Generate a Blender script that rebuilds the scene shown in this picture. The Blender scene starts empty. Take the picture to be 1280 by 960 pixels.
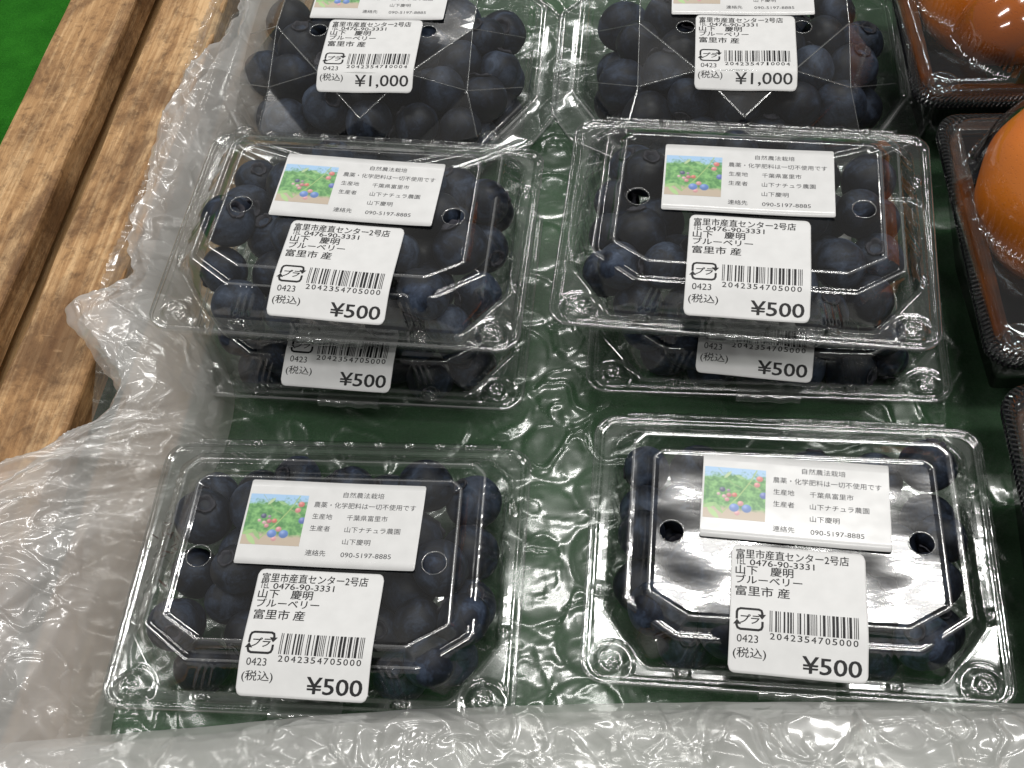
import bpy, bmesh, math, random
import numpy as np
from mathutils import Vector, Matrix, noise as mnoise
from mathutils.geometry import delaunay_2d_cdt

S = 0.001                      # everything below is written in millimetres
sc = bpy.context.scene
COL = sc.collection
PI = math.pi

# ------------------------------------------------------------------ camera
cam_d = bpy.data.cameras.new('camera')
cam = bpy.data.objects.new('camera', cam_d)
COL.objects.link(cam)
sc.camera = cam
cam_d.sensor_width = 36.0
cam_d.lens = 36.0 * 1463.44 / 1280.0
cam_d.clip_start = 0.01
cam_d.clip_end = 50.0
_r = Vector((0.99351245, -0.09368647, -0.064466))
_u = Vector((0.11372343, 0.81846521, 0.56318885))
_w = Vector((0.0, 0.56686643, -0.82380972))
M = Matrix((( _r.x, _u.x, -_w.x, 0), (_r.y, _u.y, -_w.y, 0), (_r.z, _u.z, -_w.z, 0.39415), (0, 0, 0, 1)))
cam.matrix_world = M

# ------------------------------------------------------------------ shop light
world = bpy.data.worlds.new('World')
sc.world = world
world.use_nodes = True
bg = world.node_tree.nodes['Background']
bg.inputs['Color'].default_value = (1.0, 0.985, 0.965, 1)
bg.inputs['Strength'].default_value = 0.17

def lamp(name, x, y, z, lx, ly, watts, rz=-8, aim=(0.0, 0.25, 0.0)):
    d = bpy.data.lights.new(name, 'AREA')
    d.shape = 'RECTANGLE'
    d.size, d.size_y = lx, ly
    d.energy = watts
    d.color = (1.0, 0.985, 0.955)
    o = bpy.data.objects.new(name, d)
    COL.objects.link(o)
    o.location = (x, y, z)
    o.rotation_euler = (0, 0, math.radians(rz))
    return o
lamp('ceiling_lamp', 0.46, 1.03, 2.05, 1.05, 0.045, 9)
lamp('ceiling_lamp', 0.46, 0.90, 2.05, 1.05, 0.045, 12)
lamp('ceiling_lamp', -1.45, 1.00, 2.05, 1.05, 0.22, 14)
lamp('ceiling_lamp', 0.20, 2.88, 2.05, 0.42, 0.16, 10)
lamp('ceiling_lamp', -1.20, 2.90, 2.05, 1.05, 0.16, 16)
lamp('ceiling_lamp', 0.35, -0.42, 2.05, 1.20, 0.14, 14)
lamp('ceiling_lamp', -1.95, -0.15, 2.05, 1.20, 0.14, 12)
lamp('ceiling_lamp', 2.05, 0.40, 2.05, 1.20, 0.14, 12)

vs = sc.view_settings
vs.view_transform = 'Standard'
vs.look = 'None'
vs.exposure = -0.06
vs.gamma = 1.0
cy = sc.cycles
cy.max_bounces = 24
cy.transparent_max_bounces = 40
cy.diffuse_bounces = 4
cy.glossy_bounces = 5
cy.caustics_reflective = False
cy.sample_clamp_indirect = 4.0
try:
    cy.use_denoising = True
    cy.denoiser = 'OPENIMAGEDENOISE'
except Exception:
    pass

# ------------------------------------------------------------------ node helpers
def new_mat(name):
    m = bpy.data.materials.new(name)
    m.use_nodes = True
    nt = m.node_tree
    nt.nodes.clear()
    out = nt.nodes.new('ShaderNodeOutputMaterial')
    return m, nt, out

def N(nt, t, ins=None, **kw):
    n = nt.nodes.new(t)
    for k, v in kw.items():
        setattr(n, k, v)
    for k, v in (ins or {}).items():
        n.inputs[k].default_value = v
    return n

def L(nt, a, b):
    nt.links.new(a, b)

def math_n(nt, op, a, b=None, clamp=False):
    n = nt.nodes.new('ShaderNodeMath')
    n.operation = op
    n.use_clamp = clamp
    for i, v in enumerate((a, b)):
        if v is None:
            continue
        if hasattr(v, 'links'):
            L(nt, v, n.inputs[i])
        else:
            n.inputs[i].default_value = v
    return n.outputs[0]

def ramp(nt, src, stops, interp='LINEAR'):
    n = nt.nodes.new('ShaderNodeValToRGB')
    cr = n.color_ramp
    cr.interpolation = interp
    while len(cr.elements) > len(stops):
        cr.elements.remove(cr.elements[-1])
    while len(cr.elements) < len(stops):
        cr.elements.new(0.5)
    for e, (p, c) in zip(cr.elements, stops):
        e.position = p
        e.color = (c[0], c[1], c[2], 1) if hasattr(c, '__len__') else (c, c, c, 1)
    L(nt, src, n.inputs[0])
    return n.outputs[0]

def mixc(nt, fac, a, b, mode='MIX'):
    n = nt.nodes.new('ShaderNodeMix')
    n.data_type = 'RGBA'
    n.blend_type = mode
    for s, v in ((n.inputs[0], fac), (n.inputs[6], a), (n.inputs[7], b)):
        if hasattr(v, 'links'):
            L(nt, v, s)
        elif hasattr(v, '__len__'):
            s.default_value = (v[0], v[1], v[2], 1)
        else:
            s.default_value = v
    return n.outputs[2]

def coords(nt, scale=(1, 1, 1), rot=(0, 0, 0), loc=(0, 0, 0)):
    tc = nt.nodes.new('ShaderNodeTexCoord')
    mp = nt.nodes.new('ShaderNodeMapping')
    mp.inputs['Scale'].default_value = scale
    mp.inputs['Rotation'].default_value = rot
    mp.inputs['Location'].default_value = loc
    L(nt, tc.outputs['Object'], mp.inputs[0])
    return mp.outputs[0]

def noise_n(nt, vec, scale, detail=3, rough=0.5, dist=0.0):
    n = nt.nodes.new('ShaderNodeTexNoise')
    n.inputs['Scale'].default_value = scale
    n.inputs['Detail'].default_value = detail
    n.inputs['Roughness'].default_value = rough
    n.inputs['Distortion'].default_value = dist
    L(nt, vec, n.inputs['Vector'])
    return n

def film_mat(name, f0=0.09, rough=0.05, rough2=0.0, wide=0.5, tint=(0.97, 0.98, 0.97), stretch=(1, 1, 1), milk=0.03, milk_col=(0.8, 0.8, 0.8),
             bump=0.0, bscale=120.0, bdist=0.0006, edge=0.35, bump2=0.0):
    """a thin clear sheet: reflects by Schlick, passes the rest, loses a little light at grazing angles"""
    m, nt, out = new_mat(name)
    nrm = None
    if bump > 0:
        v = coords(nt, stretch)
        n1 = noise_n(nt, v, bscale, 2, 0.5)
        h = n1.outputs[0]
        if bump2 > 0:
            n2 = noise_n(nt, v, bscale * 8, 2, 0.5)
            h = math_n(nt, 'ADD', h, math_n(nt, 'MULTIPLY', n2.outputs[0], bump2))
        b = N(nt, 'ShaderNodeBump', {'Strength': bump, 'Distance': bdist})
        L(nt, h, b.inputs['Height'])
        nrm = b.outputs[0]
    lw = N(nt, 'ShaderNodeLayerWeight', {'Blend': 0.5})
    if nrm:
        L(nt, nrm, lw.inputs['Normal'])
    f5 = math_n(nt, 'POWER', lw.outputs['Facing'], 5.0)
    fr = math_n(nt, 'ADD', math_n(nt, 'MULTIPLY', f5, 0.85), f0, clamp=True)
    f2 = math_n(nt, 'POWER', lw.outputs['Facing'], 3.0)
    tcol = mixc(nt, math_n(nt, 'MULTIPLY', f2, edge), tint, (0.35, 0.37, 0.36))
    tr = N(nt, 'ShaderNodeBsdfTransparent')
    L(nt, tcol, tr.inputs[0])
    gl = N(nt, 'ShaderNodeBsdfGlossy', {'Roughness': rough, 'Color': (1, 1, 1, 1)})
    if nrm:
        L(nt, nrm, gl.inputs['Normal'])
    if rough2:
        g2_ = N(nt, 'ShaderNodeBsdfGlossy', {'Roughness': rough2, 'Color': (1, 1, 1, 1)})
        if nrm:
            L(nt, nrm, g2_.inputs['Normal'])
        gm = N(nt, 'ShaderNodeMixShader', {0: wide})
        L(nt, gl.outputs[0], gm.inputs[1]); L(nt, g2_.outputs[0], gm.inputs[2])
        gl = gm
    df = N(nt, 'ShaderNodeBsdfDiffuse', {'Color': (*milk_col, 1)})
    tl = N(nt, 'ShaderNodeBsdfTranslucent', {'Color': (*milk_col, 1)})
    ad = N(nt, 'ShaderNodeMixShader', {0: 0.4})
    L(nt, df.outputs[0], ad.inputs[1]); L(nt, tl.outputs[0], ad.inputs[2])
    m1 = N(nt, 'ShaderNodeMixShader', {0: milk})
    L(nt, tr.outputs[0], m1.inputs[1]); L(nt, ad.outputs[0], m1.inputs[2])
    m2 = N(nt, 'ShaderNodeMixShader')
    L(nt, fr, m2.inputs[0]); L(nt, m1.outputs[0], m2.inputs[1]); L(nt, gl.outputs[0], m2.inputs[2])
    L(nt, m2.outputs[0], out.inputs[0])
    return m

def pbsdf(nt, out, **ins):
    p = nt.nodes.new('ShaderNodeBsdfPrincipled')
    for k, v in ins.items():
        k = k.replace('_', ' ')
        if hasattr(v, 'links'):
            L(nt, v, p.inputs[k])
        else:
            p.inputs[k].default_value = (*v, 1) if hasattr(v, '__len__') and len(v) == 3 else v
    L(nt, p.outputs[0], out.inputs[0])
    return p

def bump_on(nt, p, h, strength, dist):
    b = N(nt, 'ShaderNodeBump', {'Strength': strength, 'Distance': dist})
    L(nt, h, b.inputs['Height'])
    L(nt, b.outputs[0], p.inputs['Normal'])

# ------------------------------------------------------------------ materials
MAT = {}
MAT['lid'] = film_mat('clear_lid_plastic', f0=0.10, rough=0.045, rough2=0.13, wide=0.45, tint=(0.92, 0.93, 0.925), milk=0.006, bump=0.6, bscale=36, bdist=0.0015, bump2=0.025, edge=0.8, stretch=(0.45, 1, 1))
MAT['tray'] = film_mat('clear_tray_plastic', f0=0.10, rough=0.05, rough2=0.15, wide=0.4, tint=(0.95, 0.96, 0.95), milk=0.012, bump=0.3, bscale=50, bdist=0.0008, edge=0.65)
MAT['gem'] = film_mat('clear_faceted_plastic', f0=0.085, rough=0.06, rough2=0.16, wide=0.4, tint=(0.90, 0.91, 0.91), milk=0.010, bump=0.25, bscale=40, bdist=0.0008, edge=0.6)
MAT['tape'] = film_mat('clear_tape', f0=0.14, rough=0.10, milk=0.10, bump=0.5, bscale=90, bdist=0.001)
MAT['bead'] = film_mat('plastic_creases', f0=0.20, rough=0.08, rough2=0.25, wide=0.4, tint=(0.9, 0.91, 0.9), milk=0.09, milk_col=(0.85, 0.86, 0.86), bump=0.0, edge=0.8)
MAT['wrap'] = film_mat('bubble_film', f0=0.075, rough=0.12, rough2=0.30, wide=0.5, milk=0.09, milk_col=(0.6, 0.66, 0.6), bump=0.15, bscale=70, bdist=0.001, edge=0.3)
MAT['flap'] = film_mat('milky_crumpled_film', f0=0.085, rough=0.09, rough2=0.30, wide=0.5, tint=(1.0, 0.995, 0.985), milk=0.37, milk_col=(0.95, 0.94, 0.925), bump=0.15, bscale=50, bdist=0.001, edge=0.12)

def m_paper(name, rough, spec):
    m, nt, out = new_mat(name)
    v = coords(nt)
    n = noise_n(nt, v, 160, 3)
    c = ramp(nt, n.outputs[0], [(0.3, (0.69, 0.69, 0.685)), (0.7, (0.74, 0.74, 0.735))])
    p = pbsdf(nt, out, Base_Color=c, Roughness=rough, Specular_IOR_Level=spec)
    bump_on(nt, p, noise_n(nt, v, 60, 2).outputs[0], 0.25, 0.001)
    return m
MAT['paper'] = m_paper('label_paper', 0.42, 0.35)
MAT['gloss_paper'] = m_paper('coated_label_paper', 0.22, 0.5)
def m_plain(name, col, rough=0.5, spec=0.5):
    m, nt, out = new_mat(name)
    pbsdf(nt, out, Base_Color=col, Roughness=rough, Specular_IOR_Level=spec)
    return m
MAT['ink'] = m_plain('black_print', (0.012, 0.012, 0.013), 0.5, 0.3)
MAT['grey_ink'] = m_plain('grey_print', (0.05, 0.05, 0.055), 0.5, 0.3)

m, nt, out = new_mat('printed_picture')
at = N(nt, 'ShaderNodeVertexColor', layer_name='print')
pbsdf(nt, out, Base_Color=at.outputs[0], Roughness=0.3)
MAT['picture'] = m

m, nt, out = new_mat('blueberry_skin')
v = coords(nt)
oi = nt.nodes.new('ShaderNodeObjectInfo')
va = nt.nodes.new('ShaderNodeVectorMath'); va.operation = 'ADD'
L(nt, v, va.inputs[0])
cmb = nt.nodes.new('ShaderNodeCombineXYZ')  # every berry its own patch of bloom
L(nt, oi.outputs['Random'], cmb.inputs[0]); L(nt, oi.outputs['Random'], cmb.inputs[1])
L(nt, cmb.outputs[0], va.inputs[1])
n1 = noise_n(nt, va.outputs[0], 1100, 4, 0.62, 0.8)
n2 = noise_n(nt, va.outputs[0], 9000, 3, 0.6)
bl = math_n(nt, 'ADD', math_n(nt, 'MULTIPLY', n1.outputs[0], 0.8), math_n(nt, 'MULTIPLY', n2.outputs[0], 0.2))
bl = math_n(nt, 'ADD', bl, math_n(nt, 'MULTIPLY', math_n(nt, 'SUBTRACT', oi.outputs['Random'], 0.5), 0.16))
c = ramp(nt, bl, [(0.38, (0.004, 0.005, 0.008)), (0.50, (0.010, 0.014, 0.025)), (0.61, (0.032, 0.046, 0.078)), (0.72, (0.065, 0.088, 0.135))])
rr = ramp(nt, bl, [(0.35, 0.42), (0.6, 0.62)])
p = pbsdf(nt, out, Base_Color=c, Roughness=rr, Specular_IOR_Level=0.35)
bump_on(nt, p, n2.outputs[0], 0.15, 0.0003)
MAT['berry'] = m
m, nt, out = new_mat('blueberry_calyx')
v = coords(nt)
c = ramp(nt, noise_n(nt, v, 4000, 3).outputs[0], [(0.3, (0.012, 0.010, 0.014)), (0.7, (0.045, 0.045, 0.062))])
pbsdf(nt, out, Base_Color=c, Roughness=0.7)
MAT['calyx'] = m

def m_wood(name, dark, mid, light, stain=1.0, seed=0.0):
    m, nt, out = new_mat(name)
    v = coords(nt, (1, 1, 1), (0, 0, 0), (seed, seed * 2, 0))
    vg = coords(nt, (1, 0.045, 1), (0, 0, 0), (seed, 0, seed))
    g = noise_n(nt, vg, 620, 6, 0.68, 0.15)
    g2 = noise_n(nt, vg, 120, 3, 0.5, 0.8)
    gg = math_n(nt, 'ADD', math_n(nt, 'MULTIPLY', g.outputs[0], 0.55), math_n(nt, 'MULTIPLY', g2.outputs[0], 0.45))
    base = ramp(nt, gg, [(0.36, (mid[0] * .75, mid[1] * .7, mid[2] * .65)), (0.48, mid), (0.60, light)])
    s1 = noise_n(nt, coords(nt, (1, 0.55, 1), (0, 0, 0), (seed * 3, 0.3, 0)), 30, 7, 0.74, 0.25)
    st = ramp(nt, s1.outputs[0], [(0.42, 0.0), (0.50, 0.45), (0.58, 0.9)])
    c1 = mixc(nt, math_n(nt, 'MULTIPLY', st, 0.80 * stain), base, dark)
    s2 = noise_n(nt, coords(nt, (1, 0.8, 1), (0, 0, 0.5), (seed, 1.3, 0)), 210, 6, 0.75, 0.5)
    st2 = ramp(nt, s2.outputs[0], [(0.5, 0.0), (0.68, 1.0)])
    c2 = mixc(nt, math_n(nt, 'MULTIPLY', st2, 0.55 * stain), c1, (dark[0] * .6, dark[1] * .6, dark[2] * .6))
    # torn pale fibres across the grain
    s3 = noise_n(nt, coords(nt, (0.25, 1, 1), (0, 0, 0.9), (0, seed, 0)), 330, 3, 0.6)
    st3 = ramp(nt, s3.outputs[0], [(0.63, 0.0), (0.70, 1.0)])
    c3 = mixc(nt, math_n(nt, 'MULTIPLY', st3, 0.15), c2, (light[0] * 1.25, light[1] * 1.25, light[2] * 1.3))
    p = pbsdf(nt, out, Base_Color=c3, Roughness=0.62, Specular_IOR_Level=0.3)
    bump_on(nt, p, math_n(nt, 'ADD', g.outputs[0], s2.outputs[0]), 0.45, 0.0009)
    return m
MAT['wood'] = m_wood('stained_board_wood', (0.085, 0.036, 0.013), (0.47, 0.27, 0.12), (0.70, 0.46, 0.24), 1.0, 0.11)
MAT['wood2'] = m_wood('pale_lower_wood', (0.22, 0.12, 0.05), (0.42, 0.25, 0.11), (0.58, 0.38, 0.19), 0.35, 0.37)

def m_felt(name, dark, light):
    m, nt, out = new_mat(name)
    v = coords(nt)
    a = noise_n(nt, v, 900, 4, 0.7)
    b = noise_n(nt, v, 60, 4, 0.6)
    mm = math_n(nt, 'ADD', math_n(nt, 'MULTIPLY', a.outputs[0], 0.5), math_n(nt, 'MULTIPLY', b.outputs[0], 0.5))
    c = ramp(nt, mm, [(0.35, dark), (0.65, light)])
    fl = noise_n(nt, v, 520, 2, 0.4)
    c = mixc(nt, ramp(nt, fl.outputs[0], [(0.755, 0.0), (0.78, 0.4)]), c, (0.35, 0.5, 0.3))
    p = pbsdf(nt, out, Base_Color=c, Roughness=0.95, Specular_IOR_Level=0.1)
    bump_on(nt, p, a.outputs[0], 0.8, 0.0015)
    return m
MAT['felt'] = m_felt('bright_green_felt', (0.010, 0.095, 0.006), (0.030, 0.20, 0.016))
MAT['mat'] = m_felt('shade_toned_green_mat', (0.014, 0.064, 0.018), (0.030, 0.115, 0.036))  # felt green with the darkening from film and shading put into its colour

m, nt, out = new_mat('orange_peel')
v = coords(nt)
vo = N(nt, 'ShaderNodeTexVoronoi', {'Scale': 780.0})
L(nt, v, vo.inputs['Vector'])
pores = ramp(nt, vo.outputs['Distance'], [(0.10, 0.0), (0.32, 1.0)])
c = mixc(nt, noise_n(nt, v, 22, 2).outputs[0], (0.82, 0.17, 0.005), (0.95, 0.28, 0.018))
c = mixc(nt, math_n(nt, 'MULTIPLY', math_n(nt, 'SUBTRACT', 1.0, pores), 0.22), c, (0.50, 0.085, 0.004))
p = pbsdf(nt, out, Base_Color=c, Roughness=0.42, Specular_IOR_Level=0.4)
bump_on(nt, p, pores, 0.3, 0.0004)
MAT['orange'] = m
MAT['black'] = m_plain('black_tray_plastic', (0.006, 0.006, 0.007), 0.16, 0.5)
MAT['stem'] = m_plain('dry_stem', (0.10, 0.11, 0.04), 0.8)
MAT['debris'] = m_plain('dark_debris', (0.06, 0.025, 0.01), 0.8)

# ------------------------------------------------------------------ object helpers
def link(o, parent=None):
    COL.objects.link(o)
    if parent:
        o.parent = parent
    return o

def tag(o, label=None, cat=None, group=None, kind=None):
    if label: o['label'] = label
    if cat: o['category'] = cat
    if group: o['group'] = group
    if kind: o['kind'] = kind
    return o

def make_mesh(name, V, F, mat, smooth=True):
    """V in mm, F list of index tuples or int array (n,k)"""
    me = bpy.data.meshes.new(name)
    V = np.asarray(V, dtype=np.float64) * S
    if isinstance(F, np.ndarray):
        nf, k = F.shape
        me.vertices.add(len(V)); me.vertices.foreach_set('co', V.astype(np.float32).ravel())
        me.loops.add(nf * k); me.loops.foreach_set('vertex_index', F.astype(np.int32).ravel())
        me.polygons.add(nf)
        me.polygons.foreach_set('loop_start', np.arange(0, nf * k, k, dtype=np.int32))
        me.update(calc_edges=True)
    else:
        me.from_pydata([tuple(v) for v in V], [], [tuple(f) for f in F])
    me.validate()
    if smooth:
        me.polygons.foreach_set('use_smooth', [True] * len(me.polygons))
    for mm in (mat if isinstance(mat, (list, tuple)) else [mat]):
        me.materials.append(mm)
    me.update()
    return me

def obj(name, me, parent=None, loc=None, rot=None):
    o = bpy.data.objects.new(name, me)
    link(o, parent)
    if loc is not None: o.location = [c * S for c in loc]
    if rot is not None: o.rotation_euler = rot
    return o

def empty(name, loc, rot=(0, 0, 0)):
    o = bpy.data.objects.new(name, None)
    o.empty_display_size = 0.01
    link(o)
    o.location = [c * S for c in loc]
    o.rotation_euler = rot
    return o

def grid_faces(nu, nv, wrap=False):
    """vertex index = i*nu + j, j along u"""
    i = np.arange(nv - 1)[:, None]
    j = np.arange(nu if wrap else nu - 1)[None, :]
    j2 = (j + 1) % nu
    a = i * nu + j; b = i * nu + j2; c = (i + 1) * nu + j2; d = (i + 1) * nu + j
    return np.stack([a, b, c, d], -1).reshape(-1, 4)

# vectorised noise ---------------------------------------------------
def perlin(x, y, seed=0):
    rs = np.random.RandomState(seed)
    perm = rs.permutation(256)
    perm = np.concatenate([perm, perm])
    ang = rs.rand(256) * 2 * PI
    gx, gy = np.cos(ang), np.sin(ang)
    xi, yi = np.floor(x).astype(int), np.floor(y).astype(int)
    xf, yf = x - xi, y - yi
    def g(ix, iy, dx, dy):
        h = perm[(perm[ix & 255] + iy) & 255]
        return gx[h] * dx + gy[h] * dy
    u = xf ** 3 * (xf * (xf * 6 - 15) + 10); v = yf ** 3 * (yf * (yf * 6 - 15) + 10)
    a = g(xi, yi, xf, yf); b = g(xi + 1, yi, xf - 1, yf)
    c = g(xi, yi + 1, xf, yf - 1); d = g(xi + 1, yi + 1, xf - 1, yf - 1)
    return (a + u * (b - a)) * (1 - v) + (c + u * (d - c)) * v

def ridged(x, y, seed, octs=3):
    s = 0; amp = 1
    for k in range(octs):
        s = s + amp * (1 - 2.2 * np.abs(perlin(x * 2 ** k + 7 * k, y * 2 ** k - 3 * k, seed + k)))
        amp *= 0.5
    return s

def creases(x, y, cell, seed):
    """lower envelope of randomly placed cones: sharp valleys and peaks as in crumpled film. x, y in mm"""
    rs = np.random.RandomState(seed)
    X0, X1, Y0, Y1 = x.min() - cell, x.max() + cell, y.min() - cell, y.max() + cell
    nx, ny = int((X1 - X0) / cell) + 2, int((Y1 - Y0) / cell) + 2
    px = X0 + (np.arange(nx)[None, :] + rs.rand(ny, nx)) * cell
    py = Y0 + (np.arange(ny)[:, None] + rs.rand(ny, nx)) * cell
    k = 0.6 + rs.rand(ny, nx) * 0.8
    ex = 0.5 + rs.rand(ny, nx)
    off = rs.rand(ny, nx) * 0.5
    ii = ((y - Y0) / cell).astype(int); jj = ((x - X0) / cell).astype(int)
    best = np.full(x.shape, 9.0)
    for di in range(-2, 3):
        for dj in range(-2, 3):
            a = np.clip(ii + di, 0, ny - 1); b = np.clip(jj + dj, 0, nx - 1)
            dx = (x - px[a, b]) / cell; dy = (y - py[a, b]) / cell
            d = np.sqrt((dx * ex[a, b]) ** 2 + (dy / ex[a, b]) ** 2 + 0.004) * k[a, b] + off[a, b]
            best = np.minimum(best, d)
    return best
def wrinkles(x, y, cell, seed, width=0.05):
    """thin raised lines that wander and end, as in film pulled tight"""
    n = perlin(x / cell, y / cell, seed) + 0.35 * perlin(x / cell * 2.3, y / cell * 2.3, seed + 1)
    m_ = np.clip(perlin(x / cell * 0.8 + 9, y / cell * 0.8, seed + 2) * 3 + 0.35, 0, 1)
    return np.exp(-(n / width) ** 2) * m_
#@@STRUCT
# ------------------------------------------------------------------ the setting
ROT = math.radians(-11.3)
def rect_mesh(name, x0, x1, y0, y1, z, mat, n=2):
    xs = np.linspace(x0, x1, n); ys = np.linspace(y0, y1, n)
    X, Y = np.meshgrid(xs, ys)
    return make_mesh(name, np.stack([X.ravel(), Y.ravel(), np.full(X.size, z)], 1), grid_faces(n, n), mat, False)
o = obj('green_felt_floor', rect_mesh('green_felt_floor', -1500, 1500, -800, 2600, -40, MAT['felt']))
tag(o, kind='structure')

def slab(name, x0, x1, y0, y1, z0, z1, mat, bev=1.2, seed=0, wob=0.7):
    """a board: bevelled, its long edges a little uneven"""
    rs = random.Random(seed)
    prof = [(x0, z0), (x1, z0), (x1, z1 - bev), (x1 - bev * .3, z1 - bev * .3), (x1 - bev, z1), (x0 + bev, z1), (x0 + bev * .3, z1 - bev * .3), (x0, z1 - bev)]
    n = 60
    V, F = [], []
    for i in range(n + 1):
        y = y0 + (y1 - y0) * i / n
        wl = wob * mnoise.noise(Vector((y * 0.03, seed * 3.1, 0))); wr = wob * mnoise.noise(Vector((y * 0.03, seed * 3.1 + 9, 0)))
        ch = wob * 0.8 * max(0, mnoise.noise(Vector((y * 0.13, seed * 1.7, 4))))
        for q, (x, z) in enumerate(prof):
            dx = (wr if x > (x0 + x1) / 2 else wl)
            dz = -ch if q in (3, 4) else 0
            V.append((x + dx - (ch if q in (2, 3) else 0), y, z + dz))
    k = len(prof)
    for i in range(n):
        for q in range(k):
            F.append((i * k + q, i * k + (q + 1) % k, (i + 1) * k + (q + 1) % k, (i + 1) * k + q))
    F.append(tuple(range(k - 1, -1, -1))); F.append(tuple(n * k + q for q in range(k)))
    return make_mesh(name, V, F, mat, False)

# slatted wooden crate; its own frame runs along the boards (local y)
crate = empty('wooden_crate', (-139, 422, 0), (0, 0, ROT))
tag(crate, 'stained wooden slatted crate along the left edge beside the plastic packs', 'crate')
#   at world y=422 : board edges x = -224 | -188 , -175 | -139
for nm, x0, x1, z0, z1, mt, sd in (
        ('board', -83.5, -48.0, 9, 24, 'wood', 1),
        ('board', -34.0, 0.0, 9, 24, 'wood', 2),
        ('board', -62.0, -20.0, -12, 1, 'wood2', 3),
        ('board', 2.0, 33.0, -16, -1.5, 'wood2', 4)):
    b = obj(nm, slab(nm, x0, x1, -520, 420, z0, z1, MAT[mt], 1.6, sd), crate)
    if sd == 1: b['label'] = 'outermost top board against the green felt'
    if sd == 2: b['label'] = 'inner top board partly under the crumpled bubble wrap'
    if sd == 3: b['label'] = 'pale lower board seen in the gap'
    if sd == 4: b['label'] = 'pale lower board under the bubble wrap'

matsheet = obj('green_display_mat', slab('green_display_mat', 33.5, 560, -560, 460, -4, 0, MAT['mat'], 1.0, 9), None, (-139, 422, 0), (0, 0, ROT))
tag(matsheet, kind='structure')

# ------------------------------------------------------------------ bubble wrap
wrap = empty('bubble_wrap', (0, 300, 0))
tag(wrap, 'clear crumpled bubble wrap lining the crate under the fruit packs', 'bubble wrap')

def bubbles(X, Y, pitch=29.0, r=13.6, h=3.0):
    """hex layout of flat-topped air cells"""
    b = np.zeros_like(X)
    ry = pitch * 0.866
    i = np.round(Y / ry)
    for di in (-1, 0, 1):
        ii = i + di
        off = (np.mod(ii, 2)) * pitch / 2
        j = np.round((X - off) / pitch)
        for dj in (-1, 0, 1):
            d = np.hypot(X - ((j + dj) * pitch + off), Y - ii * ry)
            t = np.clip(1 - (d / r) ** 4, 0, 1)
            b = np.maximum(b, h * np.sqrt(t))
    return b

step = 1.0
xs = np.arange(-165, 240, step); ys = np.arange(70, 560, step)
X, Y = np.meshgrid(xs, ys)
wx = X + 6 * perlin(X / 60, Y / 60, 3); wy = Y + 6 * perlin(X / 60 + 5, Y / 60, 4)
c, s = math.cos(0.25), math.sin(0.25)
Bz = bubbles(c * wx + s * wy, -s * wx + c * wy)
soft = 0.45 + 0.55 * np.clip(perlin(X / 45, Y / 45, 8) * 2 + 0.6, 0, 1)
cr1 = creases(wx, wy, 17, 21); cr2 = creases(wx, wy, 8, 22)
Zb = 0.9 + Bz * 0.26 * (0.4 + 0.6 * soft) + 0.35 * cr1 + 0.20 * cr2 + 0.9 * wrinkles(wx, wy, 34, 61, 0.030) + 0.55 * wrinkles(wx, wy * 0.8, 20, 64, 0.035) + 0.3 * wrinkles(wx * 0.8, wy, 11, 71, 0.05) + 0.25 * perlin(X / 14, Y / 14, 5)
# film climbs over the lower board and up against board two (world line)
lx = (X + 139) * math.cos(-ROT) - (Y - 422) * math.sin(-ROT)      # crate-local x
rise = np.clip((40 - lx) / 44, 0, 1)
Zb += rise ** 1.4 * 24 + rise * 2.5 * (cr1 - 0.5)
Zb = np.minimum(Zb, 4.8 + rise * 60)
keep = (lx > -8)
F = grid_faces(len(xs), len(ys))
kf = keep.ravel()[F].all(1)
used = np.unique(F[kf])
remap = -np.ones(X.size, int); remap[used] = np.arange(len(used))
P = np.stack([X.ravel(), Y.ravel() - 300, Zb.ravel()], 1)
o = obj('bubble_sheet', make_mesh('bubble_sheet', P[used], remap[F[kf]], MAT['wrap']), wrap)

def interp_path(stations, n):
    """Catmull style dense interpolation of rows of numbers"""
    A = np.array(stations, float)
    t = np.linspace(0, len(A) - 1, n)
    i = np.clip(t.astype(int), 0, len(A) - 2); f = (t - i)[:, None]
    p0 = A[np.clip(i - 1, 0, len(A) - 1)]; p1 = A[i]; p2 = A[i + 1]; p3 = A[np.clip(i + 2, 0, len(A) - 1)]
    return 0.5 * (2 * p1 + (p2 - p0) * f + (2 * p0 - 5 * p1 + 4 * p2 - p3) * f ** 2 + (3 * p1 - p0 - 3 * p2 + p3) * f ** 3)

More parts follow.
